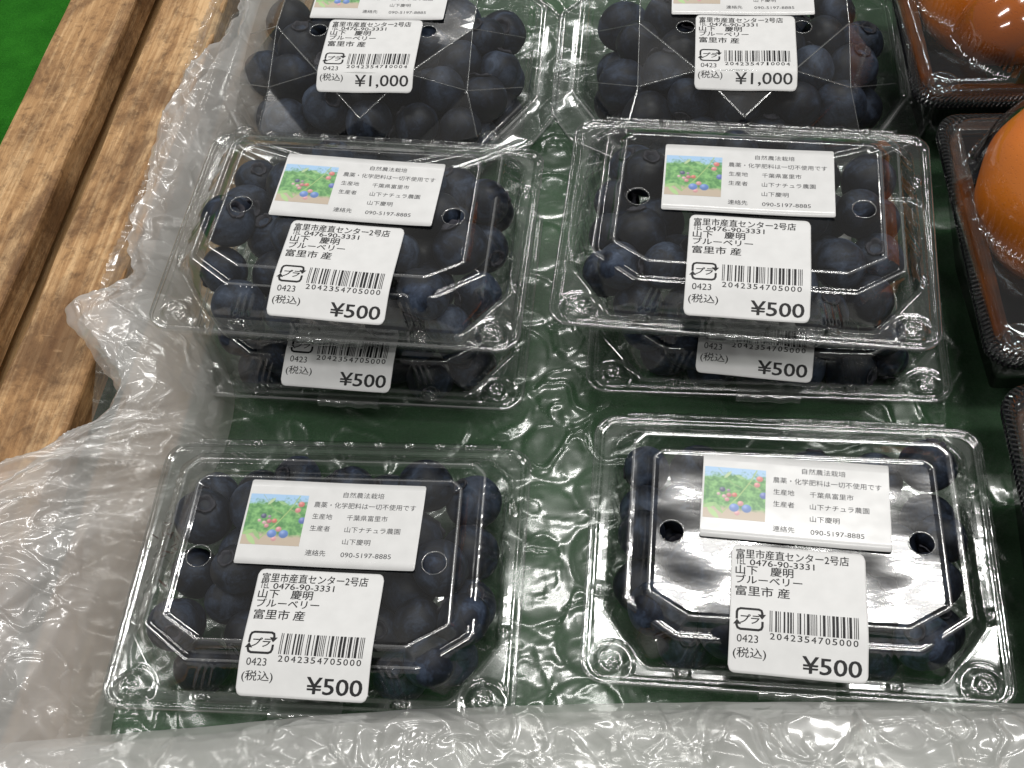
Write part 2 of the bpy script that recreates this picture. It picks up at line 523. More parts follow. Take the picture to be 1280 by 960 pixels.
def flap_mesh(stations, nu, nv, seed, amp, zoff, name, rag=5.0, hump=1.0, mat='flap', shift=0.0, fine=3.8):
    """sheet between an outer (ragged) and an inner path. station: ox, oy, oz, ix, iy, iz, mid height"""
    A = interp_path(stations, nv)
    u = np.linspace(0, 1, nu)[None, :]
    O = A[:, 0:3][:, None, :]; I = A[:, 3:6][:, None, :]; H = A[:, 6][:, None]
    v = np.cumsum(np.r_[0, np.hypot(*(np.diff(A[:, [0, 1]], axis=0).T))])[:, None]
    wid = np.linalg.norm(A[:, 3:5] - A[:, 0:2], axis=1)[:, None]
    cu, cv = u * wid + 0 * v, v + 0 * u
    ragv = (perlin(cv / 19, 0 * cv + seed, seed) * 1.6 + perlin(cv / 6, 0 * cv + 3, seed + 1)) * rag
    uu = u - 0
    P = O + (I - O) * uu[..., None] if False else O * (1 - u)[..., None] + I * u[..., None]
    P = P + np.zeros((nv, nu, 3))
    P[..., 2] += hump * H * np.sin(PI * np.clip(u, 0, 1)) ** 0.8
    d = (A[:, 0:2] - A[:, 3:5]) / wid
    w = (1 - u) ** 3
    P[..., 0] += d[:, 0][:, None] * ragv * w + shift
    P[..., 1] += d[:, 1][:, None] * ragv * w
    e = np.clip(np.minimum(u * 6 + 0.35, (1 - u) * 9 + 0.12), 0, 1)
    wu = cu + 7 * perlin(cu / 22, cv / 22, seed + 5); wv = cv + 7 * perlin(cu / 22 + 4, cv / 22, seed + 6)
    big = creases(wu, wv * 0.8, 44, seed) - 0.5
    med = creases(wu, wv, 20, seed + 1) - 0.5
    sml = creases(wu * 1.4, wv, 6, seed + 2) - 0.5
    fold = ridged(cu / 34 + 0.01 * cv, cv / 60, seed + 9, 2) * 0.35
    dz = (big * 13 + med * fine + fold * 8 + 2.2 * wrinkles(wu, wv, 40, seed + 20, 0.035) + 1.6 * wrinkles(wu, wv, 24, seed + 24, 0.04) + 0.8 * wrinkles(wu, wv, 13, seed + 29, 0.05) + (creases(wu * 1.3, wv, 10, seed + 33) - 0.5) * 0.6) * amp
    bub = bubbles(wu * 1.0, wv * 1.0, 27, 12, 2.2) * 0.45
    P[..., 2] += (dz + bub) * e + zoff
    side = (creases(wu + 90, wv, 26, seed + 4) - 0.5) * 4 * amp
    P[..., 0] += side * e * 0.8
    P[..., 1] += (creases(wu, wv + 90, 26, seed + 7) - 0.5) * 3 * amp * e
    P[..., 2] = np.maximum(P[..., 2], 1.0 + zoff * 0.2)
    P[..., 1] -= 300
    return make_mesh(name, P.reshape(-1, 3), grid_faces(nu, nv), MAT[mat])

# outer x,y,z  inner x,y,z  extra height in the middle
ST = [(-104, 540, 44, -80, 548, 20, 4),
      (-109, 502, 42, -88, 505, 18, 5),
      (-113, 462, 42, -95, 462, 14, 5),
      (-125, 438, 42, -101, 432, 14, 5),
      (-141, 412, 38, -116, 408, 16, 5),
      (-146, 380, 38, -126, 372, 16, 4),
      (-152, 346, 36, -131, 346, 14, 3),
      (-149, 320, 36, -130, 318, 12, 5),
      (-170, 300, 42, -121, 296, 12, 8),
      (-157, 276, 36, -115, 276, 12, 10),
      (-152, 258, 32, -117, 258, 10, 10),
      (-183, 240, 32, -123, 240, 10, 12),
      (-215, 222, 36, -133, 218, 6, 15),
      (-232, 198, 40, -143, 196, 5, 18),
      (-236, 170, 44, -151, 172, 4, 18),
      (-236, 140, 50, -153, 143, 8, 20),
      (-236, 100, 56, -145, 112, 20, 20)]
obj('raised_edge', flap_mesh(ST, 150, 620, 31, 0.9, 0.0, 'raised_edge', 2.6), wrap)
obj('raised_edge', flap_mesh(ST, 110, 460, 57, 0.8, -5.0, 'raised_edge_under', 1.8, 0.8, shift=2.5), wrap)
# fold in front, nearest the camera
SF = [(-225, 60, 42, -214, 137, 36, 22),
      (-170, 55, 44, -172, 130.5, 40, 20),
      (-120, 52, 44, -122, 128.5, 40, 18),
      (-60, 48, 44, -60, 126, 42, 16),
      (-10, 45, 44, -8, 122, 43, 16),
      (50, 40, 44, 50, 116.5, 43, 16),
      (100, 36, 44, 100, 110.5, 43, 16),
      (150, 30, 44, 150, 104.5, 42, 16),
      (210, 26, 44, 210, 97, 40, 16)]
obj('front_fold', flap_mesh(SF, 130, 620, 83, 0.8, 0.0, 'front_fold', 2.0, 0.6, fine=6.5), wrap)
obj('front_fold', flap_mesh(SF, 100, 480, 97, 0.6, -7.0, 'front_fold_under', 2.0, 0.5), wrap)
#@@PACK
# ------------------------------------------------------------------ outlines for vacuum formed shapes
def poly_planes(pts):
    """convex polygon (ccw) -> unit normals and offsets"""
    out = []
    for i in range(len(pts)):
        a = np.array(pts[i], float); b = np.array(pts[(i + 1) % len(pts)], float)
        e = b - a; n = np.array([e[1], -e[0]]) / np.hypot(*e)
        out.append((n[0], n[1], n @ a))
    return np.array(out)

def shrink(pts, r):
    pl = poly_planes(pts)
    k = len(pl); q = []
    for i in range(k):
        a = pl[i - 1]; b = pl[i]
        q.append(np.linalg.solve(np.array([a[:2], b[:2]]), np.array([a[2] - r, b[2] - r])))
    return np.array(q)

def sdf(P, pts, r):
    q = shrink(pts, r)
    pl = poly_planes(q)
    d_in = (P @ pl[:, :2].T - pl[:, 2]).max(1)
    best = np.full(len(P), 1e9)
    for i in range(len(q)):
        a = q[i]; e = q[(i + 1) % len(q)] - a
        t = np.clip(((P - a) @ e) / (e @ e), 0, 1)[:, None]
        best = np.minimum(best, np.hypot(*(P - a - t * e).T))
    return np.where(d_in > 0, best, d_in) - r

def outline(theta, pts, r, d=0.0):
    """radius at which the rounded polygon, offset outward by d, is met"""
    D = np.stack([np.cos(theta), np.sin(theta)], 1)
    lo = np.zeros(len(theta)); hi = np.full(len(theta), 200.0)
    for _ in range(26):
        mid = (lo + hi) / 2
        f = sdf(D * mid[:, None], pts, r) - d
        lo = np.where(f < 0, mid, lo); hi = np.where(f < 0, hi, mid)
    return (lo + hi) / 2

def theta_for(pts, r, n):
    t0 = np.linspace(-PI, PI, 2400, endpoint=False)
    rr_ = outline(t0, pts, r)
    P = np.stack([np.cos(t0) * rr_, np.sin(t0) * rr_], 1)
    seg = np.hypot(*np.diff(np.vstack([P, P[:1]]), axis=0).T)
    s = np.r_[0, np.cumsum(seg)]
    want = np.linspace(0, s[-1], n, endpoint=False)
    return np.interp(want, s, np.r_[t0, PI])

A_ = [(-69, -51.6), (69, -51.6), (69, 51.6), (-69, 51.6)]
B_ = [(-47, -44.6), (47, -44.6), (62.5, -24), (61, 40), (55, 45.5), (-55, 45.5), (-61, 40), (-62.5, -24)]
M_ = [(-38, -38.6), (38, -38.6), (54.5, -27), (53.8, 33), (50, 37), (-50, 37), (-53.8, 33), (-54.5, -27)]
N_ = [(-34.2, -33.4), (34.2, -33.4), (47, -25.5), (46.4, 24.6), (43.6, 27), (-43.6, 27), (-46.4, 24.6), (-47, -25.5)]
HOLES = [(-40.3, -3.8), (40.3, -3.8)]
BTN = [(-58.7, -44.3, 6.0), (58.7, -44.3, 6.0)]
SBTN = [(-35.2, -46.4, 2.4), (31.5, -46.6, 2.4), (63.4, -20.5, 2.4), (63.2, 27, 2.4), (-63.6, -18.5, 2.4)]

def flange_z(x, y, k=1.0):
    z = 0.18 * np.sin(x * 0.09 + 1) * np.sin(y * 0.11)
    for bx, by, br in BTN:
        d = np.hypot(x - bx, y - by)
        z = z + k * (2.3 / (1 + np.exp((d - br * 0.78) * 3.2)) - 1.6 / (1 + np.exp((d - br * 0.42) * 4.0))
                     + 0.9 * np.exp(-(d / 1.0) ** 2) - 0.7 * np.exp(-((d - br * 1.12) / 0.8) ** 2))
    for bx, by, br in SBTN:
        d = np.hypot(x - bx, y - by)
        z = z + k * (1.7 / (1 + np.exp((d - br * 0.85) * 4)) - 0.8 * np.exp(-(d / 1.0) ** 2))
    return z

def flutes(P, amp=1.0):
    """outward ribs along the walls, in groups"""
    x, y = P[:, 0], P[:, 1]
    f = np.zeros(len(P))
    for gy in (31, 17.5, 4, -9.5):
        for sgn in (-1, 1):
            for dd in (-1.9, 1.9):
                f += np.where(x * sgn > 45, np.exp(-((y - gy - dd) / 0.75) ** 2), 0)
            f += np.where(x * sgn > 45, -0.5 * np.exp(-((y - gy) / 0.8) ** 2), 0)
    for gx in (-33.5, -12, 12, 31):
        for dd in (-2.4, 0, 2.4):
            f += np.where(y < -30, np.exp(-((x - gx - dd) / 0.7) ** 2), 0)
    for gx in (-40, -20, 0, 20, 40):
        for dd in (-1.8, 1.8):
            f += np.where(y > 34, np.exp(-((x - gx - dd) / 0.8) ** 2), 0)
    return f * amp

TH = theta_for(B_, 4.0, 900)
_c = np.stack([np.cos(TH), np.sin(TH)], 1)
oA = {d: outline(TH, A_, 8.5, d) for d in (0, -0.6, -1.4, -2.2, -2.9, -3.7)}
oB = {d: outline(TH, B_, 4.5, d) for d in (1.6, 0.8, 0.1, -0.4)}
oM = {d: outline(TH, M_, 3.0, d) for d in (2.2, 1.4, 0.6, -0.3, -1.2, -2.0)}
oN = {d: outline(TH, N_, 1.6, d) for d in (1.6, 0.9, 0.35, -0.2, -0.8, -1.4)}
FL_W = flutes(_c * oB[-0.4][:, None])

def ring(r, z, fl=0.0, bt=0.0):
    """(radius, z, flute amount, button amount) -> 3d ring"""
    rr_ = r + FL_W * fl
    x, y = _c[:, 0] * rr_, _c[:, 1] * rr_
    zz = z + (flange_z(x, y, bt) if bt else 0 * x)
    return np.stack([x, y, zz + 0 * x], 1)

def lid_rings():
    R = [ring(oA[0], -2.2), ring(oA[0] + 0.1, -0.6), ring(oA[0], -0.1), ring(oA[-0.6], 0.3), ring(oA[-1.4], 0.3), ring(oA[-2.2], -0.3),
         ring(oA[-2.9], -0.9), ring(oA[-3.7], -0.35, 0, 0.3)]
    for t in np.linspace(0.06, 0.97, 22):
        R.append(ring(oA[-3.7] * (1 - t) + oB[1.6] * t, 0.0, 0, 1.0))
    R += [ring(oB[1.6], 0.05, 0, .6), ring(oB[0.8], 0.45, 0.2, .4), ring(oB[0.1], 1.5, 0.5), ring(oB[-0.4], 3.0, 0.9)]
    for t in (0.25, 0.5, 0.75):
        R.append(ring(oB[-0.4] * (1 - t) + oM[2.2] * t, 3 + 7 * t, 1.0 - 0.3 * t))
    R += [ring(oM[2.2], 10.0, 0.6), ring(oM[1.4], 11.6, 0.35), ring(oM[0.6], 12.5, 0.15), ring(oM[-0.3], 12.6), ring(oM[-1.2], 12.2), ring(oM[-2.0], 12.6)]
    R += [ring(oM[-2.0] * 0.5 + oN[1.6] * 0.5, 14.2), ring(oN[1.6], 15.8), ring(oN[0.9], 16.9), ring(oN[0.35], 17.35), ring(oN[-0.2], 17.3),
          ring(oN[-0.8], 16.9), ring(oN[-1.4], 16.7)]
    return R

def hole_loop(cx, cy, r, n=28):
    a = np.linspace(0, 2 * PI, n, endpoint=False)
    return np.stack([cx + np.cos(a) * r, cy + np.sin(a) * r], 1)

def fill_panel(loop, holes, zf, hole_r, grid=3.0, inside=None):
    """triangulated top with punched round holes; returns V, F (first verts not shared)"""
    pts = [Vector(p) for p in loop]
    nL = len(pts)
    edges = [(i, (i + 1) % nL) for i in range(nL)]
    for hx, hy in holes:
        b = len(pts)
        h = hole_loop(hx, hy, hole_r)
        pts += [Vector(p) for p in h]
        edges += [(b + i, b + (i + 1) % len(h)) for i in range(len(h))]
    xs_ = np.arange(loop[:, 0].min() + grid, loop[:, 0].max() - grid * .5, grid)
    ys_ = np.arange(loop[:, 1].min() + grid, loop[:, 1].max() - grid * .5, grid)
    for x in xs_:
        for y in ys_:
            if inside(x, y) and all(math.hypot(x - hx, y - hy) > hole_r + 1 for hx, hy in holes):
                pts.append(Vector((x, y)))
    res = delaunay_2d_cdt(pts, edges, [], 1, 1e-5)
    V = np.array([(v.x, v.y) for v in res[0]])
    F = []
    for f in res[2]:
        c_ = V[list(f)].mean(0)
        if any(math.hypot(c_[0] - hx, c_[1] - hy) < hole_r * 0.97 for hx, hy in holes):
            continue
        F.append(tuple(f))
    V3 = np.column_stack([V, zf(V[:, 0], V[:, 1])])
    return V3, F

def build_lid():
    R = lid_rings()
    V = np.vstack(R)
    F = [tuple(f) for f in grid_faces(900, len(R), True)[:, ::-1]]
    loop = R[-1][::6, :2] * 0.9995
    pl = poly_planes(shrink(N_, 1.5))
    ins = lambda x, y: (pl[:, 0] * x + pl[:, 1] * y - pl[:, 2]).max() < -1.5
    def zf(x, y):
        e = np.clip(1 - (x / 47) ** 2, 0, 1) * np.clip(1 - ((y + 3) / 30) ** 2, 0, 1)
        return 16.7 - 0.5 * e + 0.10 * np.sin(x * 0.21 + y * 0.12)
    V2, F2 = fill_panel(loop, HOLES, zf, 4.1, 3.0, ins)
    b = len(V)
    V = np.vstack([V, V2]); F += [tuple(i + b for i in f) for f in F2]
    for hx, hy in HOLES:                                   # rolled lip of each punched hole
        a = hole_loop(hx, hy, 4.1); b = len(V); n = len(a)
        z0 = zf(a[:, 0], a[:, 1])
        rings_ = []
        for r, dz in ((4.1, 0.0), (4.35, 0.28), (4.2, 0.42), (3.95, 0.2), (3.9, -0.25)):
            q = hole_loop(hx, hy, r)
            rings_.append(np.column_stack([q, z0 + dz]))
        V = np.vstack([V] + rings_)
        F += [tuple(i + b for i in f) for f in grid_faces(n, 5, True)]
    me = make_mesh('lid', V, F, [MAT['lid'], MAT['bead']])
    nR = len(R)
    bead_rows = {1, 2, nR - 5, nR - 4, nR - 11}
    idx = np.zeros(len(me.polygons), np.int32)
    for k in bead_rows:
        idx[k * 900:(k + 1) * 900] = 1
    idx[-4 * 28 * 2:] = 1
    me.polygons.foreach_set('material_index', idx)
    return me

def build_tray():
    rb = oB[-0.4] - 0.6
    R = [ring(oA[-0.6], -2.6), ring(oA[-0.6], -1.6), ring(oA[-1.4], -1.0), ring(oA[-2.2], -1.3), ring(oA[-2.9], -1.8), ring(oA[-3.7], -1.3, 0, 0.3)]
    for t in np.linspace(0.08, 0.97, 14):
        R.append(ring(oA[-3.7] * (1 - t) + (rb + 1.0) * t, -0.95, 0, 0.7))
    R += [ring(rb + 0.6, -1.1, 0.1), ring(rb, -2.0, 0.4), ring(rb - 0.5, -5, 0.9), ring(rb - 1.4, -10, 0.9), ring(rb - 2.2, -14.5, 0.8), ring(rb - 3.0, -17.2, 0.4),
          ring(rb - 4.4, -18.7, 0.1), ring(rb - 6.5, -19.2)]
    for t in (0.8, 0.6, 0.4, 0.2, 0.02):
        R.append(ring((rb - 6.5) * t, -19.2 + (0.9 if t in (0.6, 0.4) else 0)))
    return make_mesh('tray', np.vstack(R), grid_faces(900, len(R), True)[:, ::-1].copy(), MAT['tray'])

LID_ME = build_lid()
TRAY_ME = build_tray()

# ------------------------------------------------------------------ printed stickers
def text_geo(body, x0, x1, yc, h, bold=0.0, italic=0.0):
    """flat lettering scaled to run from x0 to x1 (mm) with glyph height h, centred on yc"""
    cu = bpy.data.curves.new('txt', 'FONT')
    cu.body = body
    cu.resolution_u = 3
    cu.shear = italic
    o = bpy.data.objects.new('txt', cu)
    COL.objects.link(o)
    dg = bpy.context.evaluated_depsgraph_get()
    me = bpy.data.meshes.new_from_object(o.evaluated_get(dg))
    V = np.zeros(len(me.vertices) * 3); me.vertices.foreach_get('co', V)
    V = V.reshape(-1, 3)
    F = [tuple(p.vertices) for p in me.polygons]
    bpy.data.objects.remove(o); bpy.data.curves.remove(cu); bpy.data.meshes.remove(me)
    a, b = V.min(0), V.max(0)
    V[:, 0] = x0 + (V[:, 0] - a[0]) / (b[0] - a[0]) * (x1 - x0)
    V[:, 1] = yc + ((V[:, 1] - a[1]) / (b[1] - a[1]) - 0.5) * h
    V[:, 2] = 0
    if bold > 0.006:                 # heavier print: the outline laid down three times, a hair apart
        e = bold * h * 0.42
        k = len(V)
        V = np.vstack([V + (-e, -e * .5, 0), V + (e, e * .5, 0.012), V + (0, 0, 0.006), V + (-e, e * .5, 0.018)])
        F = F + [tuple(i + k for i in f) for f in F] + [tuple(i + 2 * k for i in f) for f in F] + [tuple(i + 3 * k for i in f) for f in F]
    return V, F

class Geo:
    def __init__(s): s.V = []; s.F = []; s.n = 0
    def add(s, V, F):
        V = np.asarray(V, float)
        if V.shape[1] == 2: V = np.column_stack([V, np.zeros(len(V))])
        s.V.append(V); s.F += [tuple(i + s.n for i in f) for f in F]; s.n += len(V)
    def rect(s, x0, x1, y0, y1): s.add([(x0, y0), (x1, y0), (x1, y1), (x0, y1)], [(0, 1, 2, 3)])
    def stroke(s, pts, w):
        for (a, b) in zip(pts[:-1], pts[1:]):
            a = np.array(a, float); b = np.array(b, float); e = b - a; l = np.hypot(*e)
            if l == 0: continue
            n_ = np.array([-e[1], e[0]]) / l * w / 2; e_ = e / l * w * 0.25
            s.add([a - e_ - n_, b + e_ - n_, b + e_ + n_, a - e_ + n_], [(0, 1, 2, 3)])
    def mesh(s, name, mat, zfun, dz):
        V = np.vstack(s.V)
        V[:, 2] += zfun(V[:, 0], V[:, 1]) + dz
        return make_mesh(name, V, s.F, mat, False)

def rounded_sheet(name, w, h, r, zfun, mat, th=0.12, nx=34, ny=48):
    """sticker with rounded corners, lying between x=0..w and y=-h..0"""
    xs_ = np.unique(np.r_[np.linspace(0, r, 5), np.linspace(r, w - r, nx), np.linspace(w - r, w, 5)])
    top = []
    def ext(x):
        if x < r: return r - math.sqrt(max(0, r * r - (r - x) ** 2))
        if x > w - r: return r - math.sqrt(max(0, r * r - (x - w + r) ** 2))
        return 0.0
    V = []
    for x in xs_:
        e = ext(x)
        for t in np.linspace(0, 1, ny):
            V.append((x, -e - (h - 2 * e) * t, 0))
    V = np.array(V, float)
    z = zfun(V[:, 0], V[:, 1])
    Vt = V.copy(); Vt[:, 2] = z
    Vb = V.copy(); Vb[:, 2] = z - th
    n = len(V)
    Ft = [tuple(f) for f in grid_faces(ny, len(xs_))]
    Fb = [tuple(i + n for i in f[::-1]) for f in Ft]
    nxs = len(xs_)
    border = [i * ny for i in range(nxs)] + [(nxs - 1) * ny + j for j in range(1, ny)] + [i * ny + ny - 1 for i in range(nxs - 2, -1, -1)] + [j for j in range(ny - 2, 0, -1)]
    Fs = [(a, b, b + n, a + n) for a, b in zip(border, border[1:] + border[:1])]
    return make_mesh(name, np.vstack([Vt, Vb]), Ft + Fb + Fs, mat, True)

PW, PH = 42.6, 42.4            # price sticker
def z_price(x, y):             # bends down over the front edge of the lid
    t = np.clip(-y - 25.5, 0, 99)
    return 0.10 * np.sin(x * 0.16) - 0.6 * np.clip((y + 22) / 14, 0, 1) - 0.020 * t ** 2 * (t < 8) - (0.020 * 64 + 0.32 * (t - 8)) * (t >= 8)
def z_price_big(x, y):
    t = np.clip(-y - 31, 0, 99)
    return 0.16 * np.sin(x * 0.2 + 1) - 0.05 * t ** 2 * (t < 5) - (1.25 + 0.5 * (t - 5)) * (t >= 5)
def z_price_wrinkled(x, y):
    return z_price(x, y) + 0.15 * np.sin(y * 0.8 + x * 0.2) * np.exp(-((y + 24) / 7) ** 2) + 0.22 * np.sin(x * 0.9 + y * 0.25) * np.exp(-((y + 30) / 6) ** 2)
def z_photo(x, y):
    return 0.35 * np.clip((x - 48) / 14, 0, 1) ** 2 * np.clip((-y - 14) / 18, 0, 1) ** 2 + 0.12 * np.sin(x * 0.11 + 0.6) + 0.06 * np.sin(y * 0.2)

EAN_L = '0001101 0011001 0010011 0111101 0100011 0110001 0101111 0111011 0110111 0001011'.split()
def ean(code):
    par = ['LLLLLL', 'LLGLGG', 'LLGGLG', 'LLGGGL', 'LGLLGG', 'LGGLLG', 'LGGGLL', 'LGLGLG', 'LGLGGL', 'LGGLGL'][int(code[0])]
    s = '101'
    for ch, p_ in zip(code[1:7], par):
        l = EAN_L[int(ch)]
        s += l if p_ == 'L' else ''.join('10'[int(c_)] for c_ in l)[::-1]
    s += '01010'
    for ch in code[7:]:
        s += ''.join('10'[int(c_)] for c_ in EAN_L[int(ch)])
    return s + '101'

def price_print(price, code, zf, tagname):
    t = Geo()
    t.add(*text_geo('富里市産直センター2号店', 1.6, 37.4, -3.1, 3.3, 0.028))
    t.add(*text_geo('TEL', 1.5, 4.6, -5.9, 2.2, 0.012))
    t.add(*text_geo('0476-90-3331', 6.0, 26.5, -6.1, 2.1, 0.03))
    t.add(*text_geo('山下　慶明', 1.5, 19.8, -8.9, 3.3, 0.032))
    t.add(*text_geo('ブルーベリー', 1.7, 22.6, -12.2, 3.0, 0.035))
    t.add(*text_geo('富里市 産', 1.6, 18.6, -16.3, 3.5, 0.032))
    t.add(*text_geo('0423', 2.4, 9.0, -32.2, 2.3, 0.004))
    t.add(*text_geo('(税込)', 1.4, 11.6, -36.6, 3.5, 0.01))
    for i, ch in enumerate(code):
        x = 12.6 + i * 2.12
        if ch == '1': t.add(*text_geo('1', x + 0.35, x + 1.05, -30.9, 1.9, 0.03))
        else: t.add(*text_geo(ch, x, x + 1.45, -30.9, 1.9, 0.03))
    if price == '¥500': t.add(*text_geo('¥500', 22.8, 40.6, -38.3, 4.9, 0.062))
    else: t.add(*text_geo('¥1,000', 17.0, 40.6, -37.9, 5.4, 0.03))
    let = t.mesh('lettering' , MAT['ink'], zf, 0.05)
    b = Geo()
    bits = ean(code); mod = 27.3 / len(bits); i = 0
    while i < len(bits):
        if bits[i] == '1':
            j = i
            while j < len(bits) and bits[j] == '1': j += 1
            for k in range(4):
                y0 = -22.6 - 6.9 * k / 4
                b.rect(12.4 + i * mod, 12.4 + j * mod - 0.03, y0 - 6.9 / 4, y0)
            i = j
        else: i += 1
    bar = b.mesh('barcode', MAT['ink'], zf, 0.05)
    g = Geo()                                  # recycling mark: two bent arrows round two kana
    x0, x1, y0, y1, w = 2.2, 10.2, -29.4, -22.6, 0.75
    g.stroke([(x0, y0 + 3.4), (x0, y1 - 1.2), (x0 + .35, y1 - .35), (x0 + 1.2, y1), (x1 - 1.2, y1), (x1 - .35, y1 - .35), (x1 - .1, y1 - 1.2), (x1 - .1, y1 - 1.9)], w)
    g.add([(x1 - 1.5, y1 - 1.6), (x1 + 1.1, y1 - 1.6), (x1 - .15, y1 - 3.3)], [(0, 1, 2)])
    g.stroke([(x1, y0 + 2.6), (x1, y0 + 1.2), (x1 - .35, y0 + .35), (x1 - 1.2, y0), (x0 + 1.2, y0), (x0 + .35, y0 + .35), (x0, y0 + 1.2), (x0, y0 + 1.7)], w)
    g.add([(x0 - 1.1, y0 + 1.5), (x0 + 1.4, y0 + 1.5), (x0 + .1, y0 + 3.2)], [(0, 2, 1)])
    g.add(*text_geo('プラ', 3.3, 9.2, (y0 + y1) / 2, 3.0, 0.07, 0.25))
    rec = g.mesh('recycling_mark', MAT['ink'], zf, 0.05)
    return let, bar, rec

def photo_print():
    t = Geo()
    for s_, a, b, y, h in (('自然農法栽培', 33.2, 47.6, -4.6, 2.2), ('農薬・化学肥料は一切不使用です', 23.6, 59.2, -8.8, 2.3),
                          ('生産地', 23.8, 30.7, -13.4, 2.2), ('千葉県富里市', 35.8, 50.0, -13.4, 2.2), ('生産者', 23.8, 30.7, -18.0, 2.2),
                          ('山下ナチュラ農園', 35.8, 55.0, -18.0, 2.2), ('山下慶明', 35.8, 45.4, -22.6, 2.2), ('連絡先', 23.8, 30.8, -27.3, 2.2),
                          ('090-5197-8885', 36.0, 53.2, -27.5, 1.75)):
        t.add(*text_geo(s_, a, b, y, h, 0.004))
    return t.mesh('lettering', MAT['grey_ink'], z_photo, 0.05)

def picture_mesh():
    nx, ny = 110, 108
    x0, x1, y0, y1 = 0.7, 21.2, -25.2, -5.6
    X, Y = np.meshgrid(np.linspace(0, 1, nx), np.linspace(0, 1, ny))
    rs = np.random.RandomState(5)
    C = np.zeros((ny, nx, 3))
    fo = perlin(X * 9, Y * 9, 40) + 0.6 * perlin(X * 24, Y * 24, 41)
    sky = np.array([0.35, 0.58, 0.85]); gr1 = np.array([0.03, 0.22, 0.03]); gr2 = np.array([0.20, 0.50, 0.13]); sand = np.array([0.52, 0.42, 0.31])
    mixg = np.clip(fo * 1.2 + 0.45, 0, 1)[..., None]
    C[:] = gr1 * (1 - mixg) + gr2 * mixg
    sk = np.clip((Y + 0.12 * fo - 0.80 + 0.0 * X) * 9, 0, 1)[..., None]
    C = C * (1 - sk) + sky * sk
    sa = np.clip((0.27 - 0.05 * X + 0.03 * fo - Y) * 14, 0, 1)[..., None]
    C = C * (1 - sa) + sand * sa
    def disc(cx, cy, r, col, asp=1.0):
        d = np.hypot((X - cx) / asp, Y - cy)
        a_ = np.clip((r - d) / 0.012, 0, 1)[..., None]
        hl = np.exp(-(((X - cx + r * .3) ** 2 + (Y - cy - r * .4) ** 2) / (r * .45) ** 2))[..., None]
        nonlocal C
        C = C * (1 - a_) + (np.array(col) * (0.8 + 0.2 * (Y - cy)[..., None] / r) + 0.22 * hl) * a_
    def line(pts, w, col):
        nonlocal C
        for (ax, ay), (bx, by) in zip(pts[:-1], pts[1:]):
            ex, ey = bx - ax, by - ay
            t_ = np.clip(((X - ax) * ex + (Y - ay) * ey) / (ex * ex + ey * ey), 0, 1)
            d = np.hypot(X - ax - t_ * ex, Y - ay - t_ * ey)
            a_ = np.clip((w - d) / 0.012, 0, 1)[..., None]
            C = C * (1 - a_) + np.array(col) * a_
    def leaf(cx, cy, ln, wd, ang, col):
        nonlocal C
        u_ = (X - cx) * math.cos(ang) + (Y - cy) * math.sin(ang); v_ = -(X - cx) * math.sin(ang) + (Y - cy) * math.cos(ang)
        a_ = np.clip((1 - (u_ / ln) ** 2 - np.abs(v_ / wd)) * 6, 0, 1)[..., None]
        C = C * (1 - a_) + np.array(col) * a_
    line([(0.30, 0.10), (0.55, 0.42), (0.75, 0.75), (0.85, 0.98)], 0.016, (0.33, 0.50, 0.15))
    line([(0.22, 0.98), (0.45, 0.70), (0.60, 0.62)], 0.010, (0.30, 0.42, 0.16))
    line([(0.72, 0.72), (0.92, 0.60)], 0.010, (0.42, 0.40, 0.18))
    leaf(0.16, 0.10, 0.16, 0.05, 2.3, (0.40, 0.62, 0.24)); leaf(0.10, 0.24, 0.13, 0.045, 0.4, (0.30, 0.55, 0.18)); leaf(0.24, 0.20, 0.14, 0.04, -0.9, (0.26, 0.50, 0.16))
    leaf(0.38, 0.86, 0.10, 0.03, 0.9, (0.45, 0.60, 0.30)); leaf(0.58, 0.83, 0.10, 0.03, -0.4, (0.28, 0.52, 0.20))
    for cx, cy, r, col in ((0.30, 0.56, .055, (0.02, 0.03, 0.14)), (0.41, 0.46, .05, (0.55, 0.12, 0.16)), (0.50, 0.47, .05, (0.70, 0.13, 0.08)), (0.33, 0.43, .04, (0.75, 0.42, 0.46)),
                           (0.24, 0.47, .035, (0.72, 0.45, 0.46)), (0.38, 0.37, .045, (0.70, 0.25, 0.30)), (0.40, 0.55, .035, (0.30, 0.20, 0.30)),
                           (0.90, 0.82, .06, (0.75, 0.16, 0.13)), (0.86, 0.70, .055, (0.78, 0.24, 0.24)), (0.97, 0.50, .07, (0.05, 0.12, 0.50)),
                           (0.60, 0.31, .055, (0.75, 0.28, 0.30)), (0.55, 0.12, .05, (0.80, 0.35, 0.38)), (0.50, 0.22, .085, (0.08, 0.22, 0.66)), (0.70, 0.22, .085, (0.06, 0.20, 0.60))):
        disc(cx, cy, r, col)
    xs_ = x0 + X * (x1 - x0); ys_ = y0 + Y * (y1 - y0)
    V = np.stack([xs_.ravel(), ys_.ravel(), (z_photo(xs_, ys_) + 0.05).ravel()], 1)
    me = make_mesh('picture', V, grid_faces(nx, ny), MAT['picture'], False)
    ca = me.color_attributes.new('print', 'FLOAT_COLOR', 'POINT')
    ca.data.foreach_set('color', np.column_stack([np.clip(C.reshape(-1, 3) * 0.85 + 0.09, 0, 1), np.ones(nx * ny)]).astype(np.float32).ravel())
    return me

